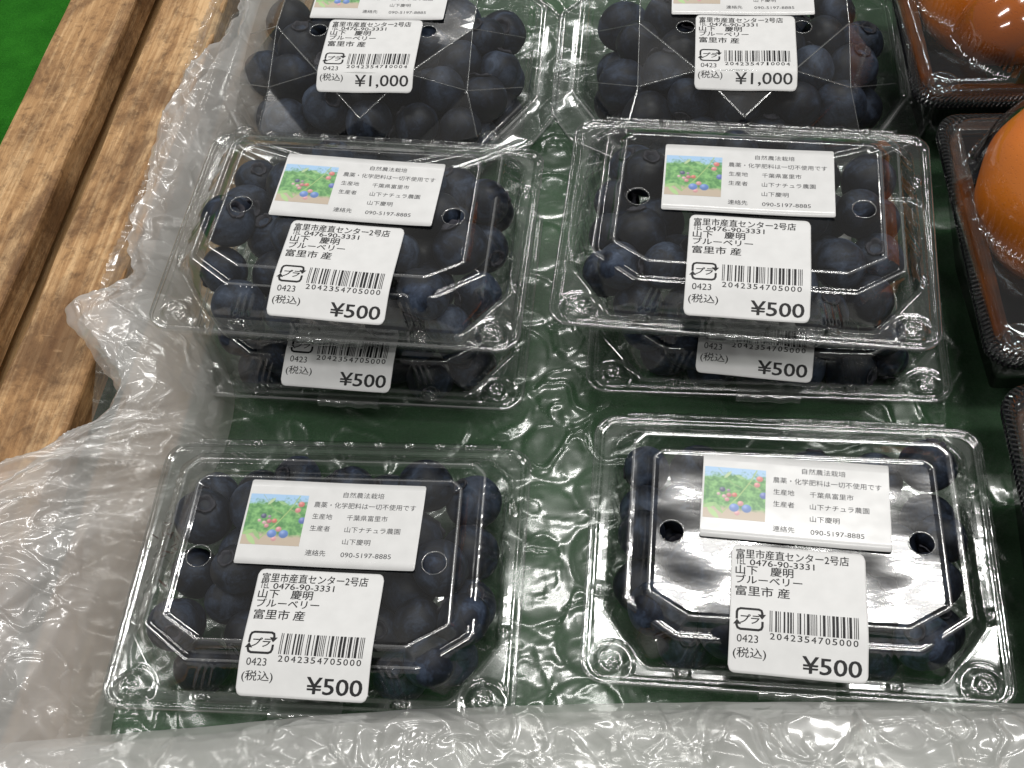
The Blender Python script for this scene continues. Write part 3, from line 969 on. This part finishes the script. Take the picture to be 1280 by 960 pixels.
SHEET = {k: rounded_sheet('price_sticker', PW, PH, 2.2, f, MAT['paper']) for k, f in (('n', z_price), ('b', z_price_big), ('w', z_price_wrinkled))}
PRN = {'n': price_print('¥500', '2042354705000', z_price, 'n'), 'b': price_print('¥1,000', '2042354710004', z_price_big, 'b'),
       'w': price_print('¥500', '2042354705000', z_price_wrinkled, 'w')}
PHOTO = rounded_sheet('photo_sticker', 61.8, 32.4, 0.8, z_photo, MAT['gloss_paper'], 0.1, 16, 12)
PHOTO_T = photo_print()
PHOTO_P = picture_mesh()

def add_price(parent, kind, x, y, z, deg, tilt=0.0):
    o = obj('price_sticker', SHEET[kind], parent, (x, y, z), (tilt, 0, math.radians(deg)))
    for me_, nm in zip(PRN[kind], ('lettering', 'barcode', 'recycling_mark')):
        obj(nm, me_, o)
    return o
def add_photo(parent, x, y, z, deg):
    o = obj('photo_sticker', PHOTO, parent, (x, y, z), (0, 0, math.radians(deg)))
    obj('picture', PHOTO_P, o); obj('lettering', PHOTO_T, o)
    return o

def tape_mesh():
    prof = [(-40.5, 10.6), (-41.6, 9.0), (-43.4, 6.0), (-45.3, 2.6), (-46.2, 1.0), (-48, 0.6), (-50.5, 0.7), (-52.1, 0.2), (-52.5, -1.2), (-52.0, -3.0), (-49, -3.4)]
    prof = interp_path(prof, 40)
    xs_ = np.linspace(-11, 13, 20)
    V = [(x + 0.2 * math.sin(p_[0]), p_[0] - 0.35 - 0.25 * math.sin(x * 0.7 + p_[0]), p_[1] + 0.35 + 0.2 * math.sin(x * 0.9)) for x in xs_ for p_ in prof]
    return make_mesh('tape', V, grid_faces(40, 20), MAT['tape'])
TAPE_ME = tape_mesh()

def hinge_mesh():
    V, F = [], []
    xs_ = np.linspace(-57, 57, 160); n = 12
    for i, x in enumerate(xs_):
        k_ = 0.35 * max(0, math.cos(x * 0.55)) ** 6
        for j in range(n):
            a = 2 * PI * j / n
            V.append((x, 52.4 + math.cos(a) * (1.25 + k_), -0.9 + math.sin(a) * (1.35 + k_)))
    return make_mesh('hinge', V, grid_faces(n, 160, True), MAT['lid'])
HINGE_ME = hinge_mesh()

# ------------------------------------------------------------------ blueberries
def berry_mesh(seed, dimple):
    rs = random.Random(seed)
    nu, nv = 26, 16
    V = [(0, 0, -0.93)]
    for i in range(1, nv):
        t = PI * i / nv
        for j in range(nu):
            a = 2 * PI * j / nu
            r = 1 + 0.05 * mnoise.noise(Vector((math.cos(a) * math.sin(t) * 1.4 + seed, math.sin(a) * math.sin(t) * 1.4, math.cos(t))))
            x = math.sin(t) * math.cos(a) * r; y = math.sin(t) * math.sin(a) * r; z = -math.cos(t) * 0.92 * r
            rad = math.sin(t)
            if z > 0:
                z -= dimple * math.exp(-(rad / 0.22) ** 4)
            V.append((x, y, z))
    V.append((0, 0, 0.92 - dimple))
    F = [(0, 1 + (j + 1) % nu, 1 + j) for j in range(nu)]
    for i in range(nv - 2):
        for j in range(nu):
            a = 1 + i * nu + j; b = 1 + i * nu + (j + 1) % nu
            F.append((a, b, b + nu, a + nu))
    l = 1 + (nv - 2) * nu
    F += [(l + j, l + (j + 1) % nu, len(V) - 1) for j in range(nu)]
    return make_mesh('blueberry', V, F, MAT['berry'])      # unit sphere: one millimetre radius, scaled per berry
def calyx_mesh(seed):
    """crown: a low five pointed collar round the dimple"""
    nu = 40
    V, F = [], []
    prof = [(0.15, 0.74), (0.19, 0.84), (0.24, 0.955), (0.29, 0.99), (0.33, 0.955), (0.28, 0.90)]
    for k, (r, z) in enumerate(prof):
        for j in range(nu):
            a = 2 * PI * j / nu
            star = abs(math.cos(2.5 * a + seed)) ** 0.6 * (0.75 + 0.5 * mnoise.noise(Vector((a * 1.3, seed * 4.0, 0))))
            rr_ = r * (1 + ((0.30 * star - 0.08) if 1 < k < 5 else 0))
            V.append((rr_ * math.cos(a), rr_ * math.sin(a), z * 0.965 + (0.12 * (star - 0.6) if 1 < k < 4 else 0)))
    for k in range(len(prof) - 1):
        for j in range(nu):
            F.append((k * nu + j, k * nu + (j + 1) % nu, (k + 1) * nu + (j + 1) % nu, (k + 1) * nu + j))
    return make_mesh('calyx', V, F, MAT['calyx'])
BERRY = [berry_mesh(i, 0.14 + 0.02 * i) for i in range(4)]
CALYX = [calyx_mesh(i) for i in range(3)]

def pack_berries(n, planes, zlo, zhi_f, seed, rmin=8.2, rmax=10.3, roof=()):
    """drop n spheres into a tub: planes (nx, ny, h) side walls; zhi_f(x, y) ceiling"""
    rs = np.random.RandomState(seed)
    r = rs.uniform(rmin, rmax, n)
    hx, hy = planes[:, 2].max() * 0.7, 30
    P = np.column_stack([rs.uniform(-1, 1, n) * 50, rs.uniform(-1, 1, n) * 34, rs.uniform(zlo, zlo + 60, n)])
    c0 = np.array([np.mean([h * a for a, b, h in planes]), 0])
    for it in range(500):
        P[:, 2] -= 0.35 * (1 - it / 700)
        for _ in range(2):
            D = P[:, None] - P[None]
            d = np.linalg.norm(D, axis=2) + np.eye(n) * 1e3
            ov = np.clip((r[:, None] + r[None]) * 0.985 - d, 0, None)
            P += (D / d[..., None] * ov[..., None] * 0.48).sum(1) * 0.6
            for a, b, h in planes:
                e = np.clip(P[:, 0] * a + P[:, 1] * b + r - h, 0, None)
                P[:, 0] -= a * e; P[:, 1] -= b * e
            P[:, 2] = np.maximum(P[:, 2], zlo + r)
            if it > 150:
                P[:, 2] = np.minimum(P[:, 2], zhi_f(P[:, 0], P[:, 1]) - r)
                for a, b, c_, h in roof:
                    e = np.clip(P[:, 0] * a + P[:, 1] * b + P[:, 2] * c_ + r - h, 0, None)
                    P -= np.outer(e, (a, b, c_))
    return P, r

def place_berries(pose, P, r, where, group, seed, yrange, crowns=0.35):
    """each berry is a thing of its own; world coordinates from the pack's pose"""
    T = pose
    rs = random.Random(seed)
    zmid = np.median(P[:, 2])
    rr_lo, rr_hi = np.percentile(r, 33), np.percentile(r, 67)
    for (x, y, z), rad in zip(P, r):
        o = bpy.data.objects.new('blueberry', rs.choice(BERRY))
        link(o)
        w = T @ Vector((x * S, y * S, z * S))
        side = 'left' if x < -18 else ('right' if x > 18 else 'middle')
        ym = (yrange[0] + yrange[1]) / 2
        fb = 'front' if y < ym else 'rear'
        layer = 'upper' if z > zmid else 'lower'
        up = rs.random() < crowns
        tilt = rs.uniform(0.1, 0.8) if up else rs.uniform(1.2, 2.8)
        az = rs.uniform(0, 2 * PI)
        d = Vector((math.sin(tilt) * math.cos(az), math.sin(tilt) * math.sin(az), math.cos(tilt)))
        q = d.to_track_quat('Z', 'Y')
        o.matrix_world = Matrix.Translation(w) @ q.to_matrix().to_4x4() @ Matrix.Diagonal((rad, rad, rad, 1))
        size = 'large ' if rad > rr_hi else ('small ' if rad < rr_lo else '')
        lab = '%sdark blueberry%s, %s layer, %s %s of %s' % (size, ', crown up' if up else '', layer, fb, side, where)
        tag(o, lab, 'blueberry', group)
        k = bpy.data.objects.new('calyx', rs.choice(CALYX))
        link(k, o)

# ------------------------------------------------------------------ the ¥500 packs
def pose_of(x, y, z, rx, ry, rz):
    return Matrix.Translation(Vector((x * S, y * S, (z + 24) * S))) @ Matrix.Rotation(math.radians(rz), 4, 'Z') @ \
        Matrix.Rotation(math.radians(ry), 4, 'Y') @ Matrix.Rotation(math.radians(rx), 4, 'X')

IN = [(x * .955, y * .955) for x, y in B_]
PL = poly_planes(IN)
def ceil_small(x, y):
    inside = (poly_planes(N_)[:, :2] @ np.stack([x, y]) - poly_planes(N_)[:, 2:3]).max(0)
    return 15.9 - np.clip(inside, 0, 10) * 0.42
PACKS = {
    'FL': dict(pose=(-71.5, 184.0, 1.4, -0.7, -0.2, -9.2), n=39, where='front left 500 yen pack', photo=(-27.2, 26.2, -1.0), price=(-18.2, -8.0, -1.0),
               label='clear 500 yen blueberry pack at front left, standing alone on the wrap', seed=11),
    'FR': dict(pose=(87.8, 172.1, 1.9, 0.5, -1.0, -11.0), n=39, where='front right 500 yen pack', photo=(-29.8, 27.2, -2.4), price=(-20.6, -7.6, -1.8),
               label='clear 500 yen blueberry pack at front right with bright lamp glare on its lid', seed=23),
    'UL': dict(pose=(-53.6, 309.2, 34.7, -1.0, 1.6, -11.8), n=39, where='upper left stacked 500 yen pack', photo=(-28.2, 24.0, -1.2), price=(-19.0, -10.4, -1.4),
               label='upper 500 yen blueberry pack of the left stack of two', seed=37),
    'UR': dict(pose=(93.8, 289.6, 36.2, 1.3, 0.0, -13.4), n=39, where='upper right stacked 500 yen pack', photo=(-31.9, 22.8, 0.6), price=(-21.0, -11.4, 0.2),
               label='upper 500 yen blueberry pack of the right stack of two', seed=41),
    'LL': dict(pose=(-55.0, 309.0, -3.6, 1.2, 0.2, -11.1), n=12, where='lower left stacked 500 yen pack', photo=(-27.0, 24.0, 0), price=(-21.6, -11.4, -1.6),
               label='lower 500 yen blueberry pack of the left stack, half hidden', seed=53),
    'LR': dict(pose=(105.0, 289.5, -4.0, 1.0, -1.0, -10.9), n=12, where='lower right stacked 500 yen pack', photo=(-29.0, 24.0, 0), price=(-24.0, -8.0, -4.5),
               label='lower 500 yen blueberry pack of the right stack, half hidden', seed=67),
}
for key, d in PACKS.items():
    T = pose_of(*d['pose'])
    root = bpy.data.objects.new('blueberry_pack', None)
    root.empty_display_size = 0.01
    link(root)
    root.matrix_world = T
    tag(root, d['label'], 'fruit pack', '500 yen packs of blueberries')
    obj('tray', TRAY_ME, root)
    obj('lid', LID_ME, root)
    obj('tape', TAPE_ME, root)
    obj('hinge', HINGE_ME, root)
    low = key[0] == 'L'
    zt = 17.55
    add_photo(root, d['photo'][0], d['photo'][1], zt - 0.6, d['photo'][2])
    add_price(root, 'w' if low else 'n', d['price'][0], d['price'][1], zt + (0.0 if low else 0.15), d['price'][2])
    pl = PL
    if low:
        pl = np.vstack([PL, [(0, 1, -16)]])
    P, r = pack_berries(d['n'], pl, -18.6, ceil_small, d['seed'], 8.6, 10.8)
    place_berries(T, P, r, d['where'], 'blueberries in the ' + d['where'], d['seed'], (-42, 42) if not low else (-42, -16), 0.35)

# ------------------------------------------------------------------ the ¥1,000 packs with cut-gem lids
GA = [(-42, -63), (42, -63), (74, -45), (83.5, -27), (83.5, 40), (60, 66), (-60, 66), (-83.5, 40), (-83.5, -27), (-74, -45)]
def gem_lid():
    bm = bmesh.new()
    pts = {}
    def v(n, x, y, z): pts[n] = bm.verts.new((x * S, y * S, z * S))
    zt = 26.0
    for sgn, t in ((-1, 'l'), (1, 'r')):
        v('R' + t, sgn * 45, 50, zt); v('A' + t, sgn * 45, 0, zt); v('N' + t, sgn * 20, -30, zt)
        v('C' + t, sgn * 45, -29, 16); v('S' + t, sgn * 66, 16, 8); v('W' + t, sgn * 67.5, -14, 5)
        v('V' + t, sgn * 50, -44, 3); v('Q' + t, sgn * 66, 44, 8); v('X' + t, sgn * 50, 60, 5)
    v('E', 0, -47.5, 16); v('G', 0, -55, 3)
    v('Ol', -20, -53.5, 3); v('Or', 20, -53.5, 3)
    f = lambda *n: bm.faces.new([pts[q] for q in n])
    for t in 'lr':
        f('A' + t, 'C' + t, 'N' + t); f('N' + t, 'C' + t, 'E'); f('A' + t, 'S' + t, 'W' + t); f('A' + t, 'W' + t, 'C' + t)
        f('C' + t, 'W' + t, 'V' + t); f('C' + t, 'V' + t, 'O' + t); f('C' + t, 'O' + t, 'E'); f('E', 'O' + t, 'G')
        f('R' + t, 'Q' + t, 'S' + t); f('R' + t, 'S' + t, 'A' + t); f('R' + t, 'X' + t, 'Q' + t)
    f('Nl', 'E', 'Nr'); f('Xl', 'Rl', 'Rr', 'Xr')
    bmesh.ops.recalc_face_normals(bm, faces=bm.faces)
    inner = [e for e in bm.edges if not e.is_boundary]
    bmesh.ops.bevel(bm, geom=inner, offset=0.55 * S, segments=2, profile=0.5, affect='EDGES')
    me = bpy.data.meshes.new('lid')
    # plateau with its two vents
    loop = np.array([(45, 50), (-45, 50), (-45, 0), (-20, -30), (20, -30), (45, 0)], float)
    lp = []
    for a, b in zip(loop, np.roll(loop, -1, 0)):
        for k in range(10): lp.append(a + (b - a) * k / 10)
    pl_ = poly_planes(loop)
    V2, F2 = fill_panel(np.array(lp), [(-25, -2.4), (25, -2.4)], lambda x, y: zt - 0.15 + 0.25 * np.sin(x * .09 + y * .13), 3.9, 4.0,
                        lambda x, y: (pl_[:, 0] * x + pl_[:, 1] * y - pl_[:, 2]).max() < -2)
    vv = [bm.verts.new(tuple(p_ * S)) for p_ in V2]
    for f2 in F2:
        bm.faces.new([vv[i] for i in f2])
    # lip of the plateau and the vents
    def tube(path, r, closed=True, n=6):
        P_ = np.array(path, float); m_ = len(P_)
        rings_ = []
        for i in range(m_):
            tq = (P_[(i + 1) % m_] - P_[i - 1]) if closed else (P_[min(i + 1, m_ - 1)] - P_[max(i - 1, 0)]); tq /= np.linalg.norm(tq)
            nx_ = np.cross(tq, (0, 0, 1)); nx_ /= np.linalg.norm(nx_); nz = np.cross(nx_, tq)
            rings_.append([bm.verts.new(tuple((P_[i] + r * (math.cos(2 * PI * k / n) * nx_ + math.sin(2 * PI * k / n) * nz)) * S)) for k in range(n)])
        for i in range(m_ if closed else m_ - 1):
            for k in range(n):
                fc = bm.faces.new((rings_[i][k], rings_[i][(k + 1) % n], rings_[(i + 1) % m_][(k + 1) % n], rings_[(i + 1) % m_][k]))
                fc.smooth = True; fc.material_index = 1
    P0 = {k: None for k in ()}
    C3 = {'A': (45, 0, zt), 'N': (20, -30, zt), 'C': (45, -29, 16), 'S': (66, 16, 8), 'W': (67.5, -14, 5), 'V': (50, -44, 3), 'R': (45, 50, zt), 'E': (0, -47.5, 16)}
    for sg in (-1, 1):
        for a_, b_ in (('R', 'A'), ('A', 'N'), ('A', 'C'), ('C', 'N'), ('N', 'E'), ('A', 'S'), ('C', 'V'), ('C', 'W')):
            p_, q_ = np.array(C3[a_], float) * (sg, 1, 1), np.array(C3[b_], float) * (sg, 1, 1)
            seg = [tuple(p_ + (q_ - p_) * k / 6) for k in range(7)]
            tube(seg, 0.30 if a_ in 'RA' and b_ in 'AN' else 0.20, closed=False)
    tube([(x_, -30, zt) for x_ in np.linspace(-20, 20, 8)], 0.25, closed=False)
    for hx in (-25, 25):
        tube([(hx + math.cos(a) * 4.0, -2.4 + math.sin(a) * 4.0, zt + 0.1) for a in np.linspace(0, 2 * PI, 24, endpoint=False)], 0.22)
    bm.to_mesh(me); bm.free()
    me.materials.append(MAT['gem']); me.materials.append(MAT['bead'])
    return me

def loft(name, rings_, mat):
    return make_mesh(name, np.vstack(rings_), grid_faces(len(rings_[0]), len(rings_), True)[:, ::-1].copy(), mat)

def gem_flange(lo=0.0):
    base = [(-50, -46), (-20, -56), (20, -56), (50, -46), (69, -15), (68, 46), (52, 62), (-52, 62), (-68, 46), (-69, -15)]
    th_ = theta_for(GA, 5, 360)
    c_ = np.stack([np.cos(th_), np.sin(th_)], 1)
    def rg(poly, r, d, z):
        q = outline(th_, poly, r, d)
        return np.column_stack([c_ * q[:, None], np.full(len(q), z)])
    return rg, base
_rg, _gb = gem_flange()
GEM_FLANGE = loft('lid_rim', [_rg(GA, 6, 0, -2.2), _rg(GA, 6, 0, -0.4), _rg(GA, 6, -0.7, 0.2), _rg(GA, 6, -2, 0.2), _rg(GA, 6, -2.8, -0.6), _rg(GA, 6, -3.6, 0.1),
                              _rg(_gb, 3, 7.0, 0.2), _rg(_gb, 3, 5.8, 1.2), _rg(_gb, 3, 4.6, 1.3), _rg(_gb, 3, 3.6, 0.5), _rg(_gb, 3, 2.0, 1.2), _rg(_gb, 3, 0.2, 3.2), _rg(_gb, 3, -0.6, 4.6)], MAT['gem'])
GEM_TRAY = loft('tray', [_rg(GA, 6, -0.6, -2.8), _rg(GA, 6, -0.8, -1.2), _rg(GA, 6, -2.8, -1.6), _rg(GA, 6, -3.8, -1.0), _rg(_gb, 3, 4.0, -1.0), _rg(_gb, 3, 1.5, -1.6),
                         _rg(_gb, 3, 0.3, -4), _rg(_gb, 3, -1.0, -12), _rg(_gb, 3, -2.5, -21), _rg(_gb, 3, -4.5, -25), _rg(_gb, 3, -8, -26), _rg(_gb, 3, -24, -26), _rg(_gb, 3, -40, -26)], MAT['gem'])
GEM_FLANGE.materials.append(MAT['bead'])
_ix = np.zeros(len(GEM_FLANGE.polygons), np.int32); _ix[360:720] = 1; _ix[7 * 360:8 * 360] = 1
GEM_FLANGE.polygons.foreach_set('material_index', _ix)
GEM_LID = gem_lid()
def corner_clip():
    th_ = np.linspace(0, 2 * PI, 24, endpoint=False)
    c_ = np.stack([np.cos(th_), np.sin(th_)], 1)
    return loft('corner_stud', [np.column_stack([c_ * r * [1.3, 1], np.full(24, z)]) for r, z in ((4.2, 0.1), (3.6, 1.6), (3.4, 3.4), (2.8, 4.2), (1.4, 4.3), (0.3, 4.0))], MAT['gem'])
STUD = corner_clip()

for (x, y, rz, side, sd) in ((-43.5, 436, -11.0, 'left', 71), (118.0, 408, -10.0, 'right', 83)):
    T = pose_of(x, y, 4.5 if side == 'left' else 6.3, 0.4, 0.0, rz)
    root = bpy.data.objects.new('blueberry_pack', None)
    root.empty_display_size = 0.01
    link(root)
    root.matrix_world = T
    tag(root, 'larger 1,000 yen blueberry pack with faceted lid, rear %s' % side, 'fruit pack', '1,000 yen packs of blueberries')
    obj('tray', GEM_TRAY, root); l_ = obj('lid', GEM_LID, root); obj('rim', GEM_FLANGE, l_)
    for sx in (-1, 1):
        obj('corner_stud', STUD, l_, (sx * 56, -43.5, 0))
    add_photo(root, -30.4 if side == 'left' else -30.8, 5.4 + 32.4, 26.5, -0.6)
    add_price(root, 'b', -20.4 if side == 'left' else -20.6, 4.6 if side == 'right' else 4.0, 26.75, -1.0 if side == 'right' else 0.4)
    gp = [(q[0] * .95, q[1] * .95) for q in _gb]
    pl = np.vstack([poly_planes(gp), [(0, 1, 38)]])
    def ceil_big(x, y):
        return 20.0 + 0 * x
    def plane3(p1, p2, p3):
        p1, p2, p3 = (np.array(q, float) for q in (p1, p2, p3))
        n_ = np.cross(p2 - p1, p3 - p1); n_ /= np.linalg.norm(n_)
        if n_[2] < 0: n_ = -n_
        return (*n_, float(n_ @ p1) - 0.6)
    roof = [plane3((-20, -30, 26), (0, -47.5, 16), (20, -30, 26)), plane3((0, -47.5, 16), (20, -53.5, 3), (-20, -53.5, 3))]
    for g_ in (-1, 1):
        m_ = lambda x_, y_, z_: (g_ * x_, y_, z_)
        roof += [plane3(m_(45, 0, 26), m_(45, -29, 16), m_(20, -30, 26)), plane3(m_(45, 0, 26), m_(66, 16, 8), m_(67.5, -14, 5)),
                 plane3(m_(45, 0, 26), m_(67.5, -14, 5), m_(45, -29, 16)), plane3(m_(45, -29, 16), m_(67.5, -14, 5), m_(50, -44, 3)),
                 plane3(m_(45, -29, 16), m_(50, -44, 3), m_(20, -53.5, 3)), plane3(m_(45, 50, 26), m_(66, 44, 8), m_(66, 16, 8))]
    P, r = pack_berries(54, pl, -25, ceil_big, sd, 9.4, 12.0, roof)
    place_berries(T, P, r, 'rear %s 1,000 yen pack' % side, 'blueberries in the rear %s 1,000 yen pack' % side, sd, (-50, 38), 0.4)

#@@ORANGES
# ------------------------------------------------------------------ orange packs along the right edge
HA = [(-90, -61), (90, -61), (90, 61), (-90, 61)]
HB = [(-84, -54), (84, -54), (87.5, 10), (84, 54), (-84, 54), (-87.5, 10)]
TH2 = theta_for(HA, 10, 1200)
_c2 = np.stack([np.cos(TH2), np.sin(TH2)], 1)
def rg2(poly, r, d, z, ser=0.0, pad=0.0):
    q = outline(TH2, poly, r, d)
    n_ = np.arange(len(q))
    q = q + 1.3 * ser * (np.mod(n_, 4) < 2)
    x, y = _c2[:, 0] * q, _c2[:, 1] * q
    zz = np.full(len(q), float(z)) + ser * 2.0 * (np.mod(n_, 4) < 2)
    return np.column_stack([x, y, zz])
def rim_set(z0):
    return [rg2(HA, 10, 0.3, z0 - 1.6), rg2(HA, 10, 0.2, z0 - 0.6, .3), rg2(HA, 10, -0.4, z0, .5), rg2(HA, 10, -1.6, z0 + 0.4, .55), rg2(HA, 10, -2.8, z0 + 0.2, .55),
            rg2(HA, 10, -3.6, z0 - 0.5, .3), rg2(HA, 10, -4.4, z0 - 0.4)]
ORG_TRAY = loft('tray', rim_set(-2.6) + [rg2(HA, 8, -6, -3.2), rg2(HA, 8, -8, -3.4), rg2(HB, 8, 1, -4), rg2(HB, 8, 0, -6), rg2(HB, 8, -3, -20), rg2(HB, 8, -6, -36), rg2(HB, 8, -12, -39),
                         rg2(HB, 8, -30, -39.5), rg2(HB, 4, -46, -39.5)], MAT['black'])
def lid2_top():
    """two blown domes side by side, front and rear cell, over each fruit"""
    def z(x, y):
        zz = 5.0 + 0 * x
        for cx in (-44.5, 43):
            for cy, rr_ in ((-28, 26), (13, 42)):
                d = np.hypot(x - cx, y - cy) / rr_
                zz = np.maximum(zz, 5 + rr_ * 1.0 * np.sqrt(np.clip(1 - d ** 2, 0, 1)))
        return zz
    rings_ = rim_set(0)
    rings_ += [rg2(HA, 8, -6, 0.0), rg2(HA, 8, -8.5, 0.1), rg2(HB, 8, 3, 0.2), rg2(HB, 8, 1.5, 2.2), rg2(HB, 8, 0.5, 4.6)]
    base = outline(TH2, HB, 8, 0)
    for t in np.linspace(0.99, 0.01, 60):
        x, y = _c2[:, 0] * base * t, _c2[:, 1] * base * t
        rings_.append(np.column_stack([x, y, z(x, y) + 0.25 * np.sin(12 * np.arctan2(y - 20, x + 30)) * (z(x, y) > 6)]))
    return loft('lid', rings_, MAT['lid'])
ORG_LID = lid2_top()
def orange_mesh():
    nu, nv = 64, 40
    V = []
    for i in range(nv + 1):
        t = PI * i / nv
        for j in range(nu):
            a = 2 * PI * j / nu
            rr_ = 1 + 0.012 * math.cos(9 * a) * math.sin(t) ** 2 + 0.01 * mnoise.noise(Vector((math.cos(a) * 2, math.sin(a) * 2, t)))
            z = math.cos(t) * 0.88
            if z > 0: z -= 0.10 * math.exp(-(math.sin(t) / 0.22) ** 2)
            V.append((math.sin(t) * math.cos(a) * rr_ * 38.5, math.sin(t) * math.sin(a) * rr_ * 38.5, z * 38.5))
    return make_mesh('orange', V, grid_faces(nu, nv + 1, True)[:, ::-1].copy(), MAT['orange'])
ORANGE = orange_mesh()
def stem_mesh():
    th_ = np.linspace(0, 2 * PI, 20, endpoint=False)
    V = [np.column_stack([np.cos(th_) * r * (1 + .25 * np.cos(5 * th_)), np.sin(th_) * r * (1 + .25 * np.cos(5 * th_)), np.full(20, z)]) for r, z in ((3.4, 29.8), (3.0, 30.8), (1.6, 31.1), (1.4, 32.7), (0.2, 32.8))]
    return loft('stem', V, MAT['stem'])
STEM = stem_mesh()
def corner_ring():
    th_ = np.linspace(0, 2 * PI, 40, endpoint=False)
    c_ = np.stack([np.cos(th_), np.sin(th_)], 1)
    return loft('corner_stud', [np.column_stack([c_ * r, np.full(40, z)]) for r, z in ((6.6, 0.15), (6.2, 1.4), (5.6, 1.6), (5.2, 0.4), (4.9, -1.2), (3.2, -1.6), (1.6, -0.9), (0.3, -0.6))], MAT['lid'])
CRING = corner_ring()
for me_ in (ORG_TRAY, ORG_LID):                       # the crimped edge is faceted
    sm_ = np.ones(len(me_.polygons), bool); sm_[:6 * 1200] = False
    me_.polygons.foreach_set('use_smooth', sm_)
rz = -7.7
for (x, y, z, lab, fruits) in (
        (277.0, 402.0, 27, 'black tray of oranges under a clear lid at the top right corner', [(-42, 13, 11, 0.4, 'orange in the top right tray, nearest the blueberry packs'), (-40, -26, -16, 1.2, None), (40, 20, 2, 2.0, 'orange in the top right tray, at the picture edge')]),
        (264.5, 270.5, 27, 'black tray of oranges under a domed clear lid at right centre', [(-44.5, 14, 14, 0.9, 'large bright orange in the middle tray at the right edge'), (40, 20, 4, 2.0, None)]),
        (247.0, 139.0, 27, 'black tray with crimped rim at lower right, mostly out of frame', [(-20, 10, -6, 0.3, 'orange in the lowest tray at the right edge')])):
    T = pose_of(x, y, z, 0.6, 0.4, rz)
    root = bpy.data.objects.new('orange_tray', None); root.empty_display_size = 0.01
    link(root); root.matrix_world = T
    tag(root, lab, 'fruit pack', 'trays of oranges on the right')
    obj('tray', ORG_TRAY, root); l_ = obj('lid', ORG_LID, root)
    for sx, sy in ((-1, -1), (1, -1), (-1, 1)):
        if sy > 0 and y < 400: continue
        obj('corner_stud', CRING, l_, (sx * 78.5, sy * 51.5 if sy < 0 else 52, 0.4))
    for (fx, fy, fz, rt, fl) in fruits:
        if fl is None: continue
        o = bpy.data.objects.new('orange', ORANGE); link(o)
        w = T @ Vector((fx * S, fy * S, (fz - 8) * S))
        o.matrix_world = Matrix.Translation(w) @ Matrix.Rotation(rt, 4, 'X') @ Matrix.Rotation(rt * 2, 4, 'Z')
        tag(o, fl, 'orange', 'oranges in the trays on the right')
        obj('stem', STEM, o)

# ------------------------------------------------------------------ small debris on the film
rs = random.Random(4)
bm = bmesh.new()
for k in range(16):
    x, y = -131 + rs.gauss(0, 4), 205 + rs.gauss(0, 6)
    l, a = rs.uniform(0.6, 2.4), rs.uniform(0, PI)
    w_ = rs.uniform(0.15, 0.45)
    c_, s_ = math.cos(a), math.sin(a)
    q = [(-l, -w_), (l, -w_ * .4), (l * .8, w_), (-l * .7, w_ * .8)]
    lo_ = [bm.verts.new(((x + px * c_ - py * s_) * S, (y + px * s_ + py * c_) * S, 0.0125)) for px, py in q]
    hi_ = [bm.verts.new((v_.co.x, v_.co.y, v_.co.z + 0.0004)) for v_ in lo_]
    bm.faces.new(hi_); bm.faces.new(lo_[::-1])
    for i in range(4):
        bm.faces.new((lo_[i], lo_[(i + 1) % 4], hi_[(i + 1) % 4], hi_[i]))
me = bpy.data.meshes.new('soil_specks'); bm.to_mesh(me); bm.free(); me.materials.append(MAT['debris'])
o = obj('soil_specks', me)
tag(o, 'brown specks of soil on the wrap left of the front left pack', 'debris', kind='stuff')
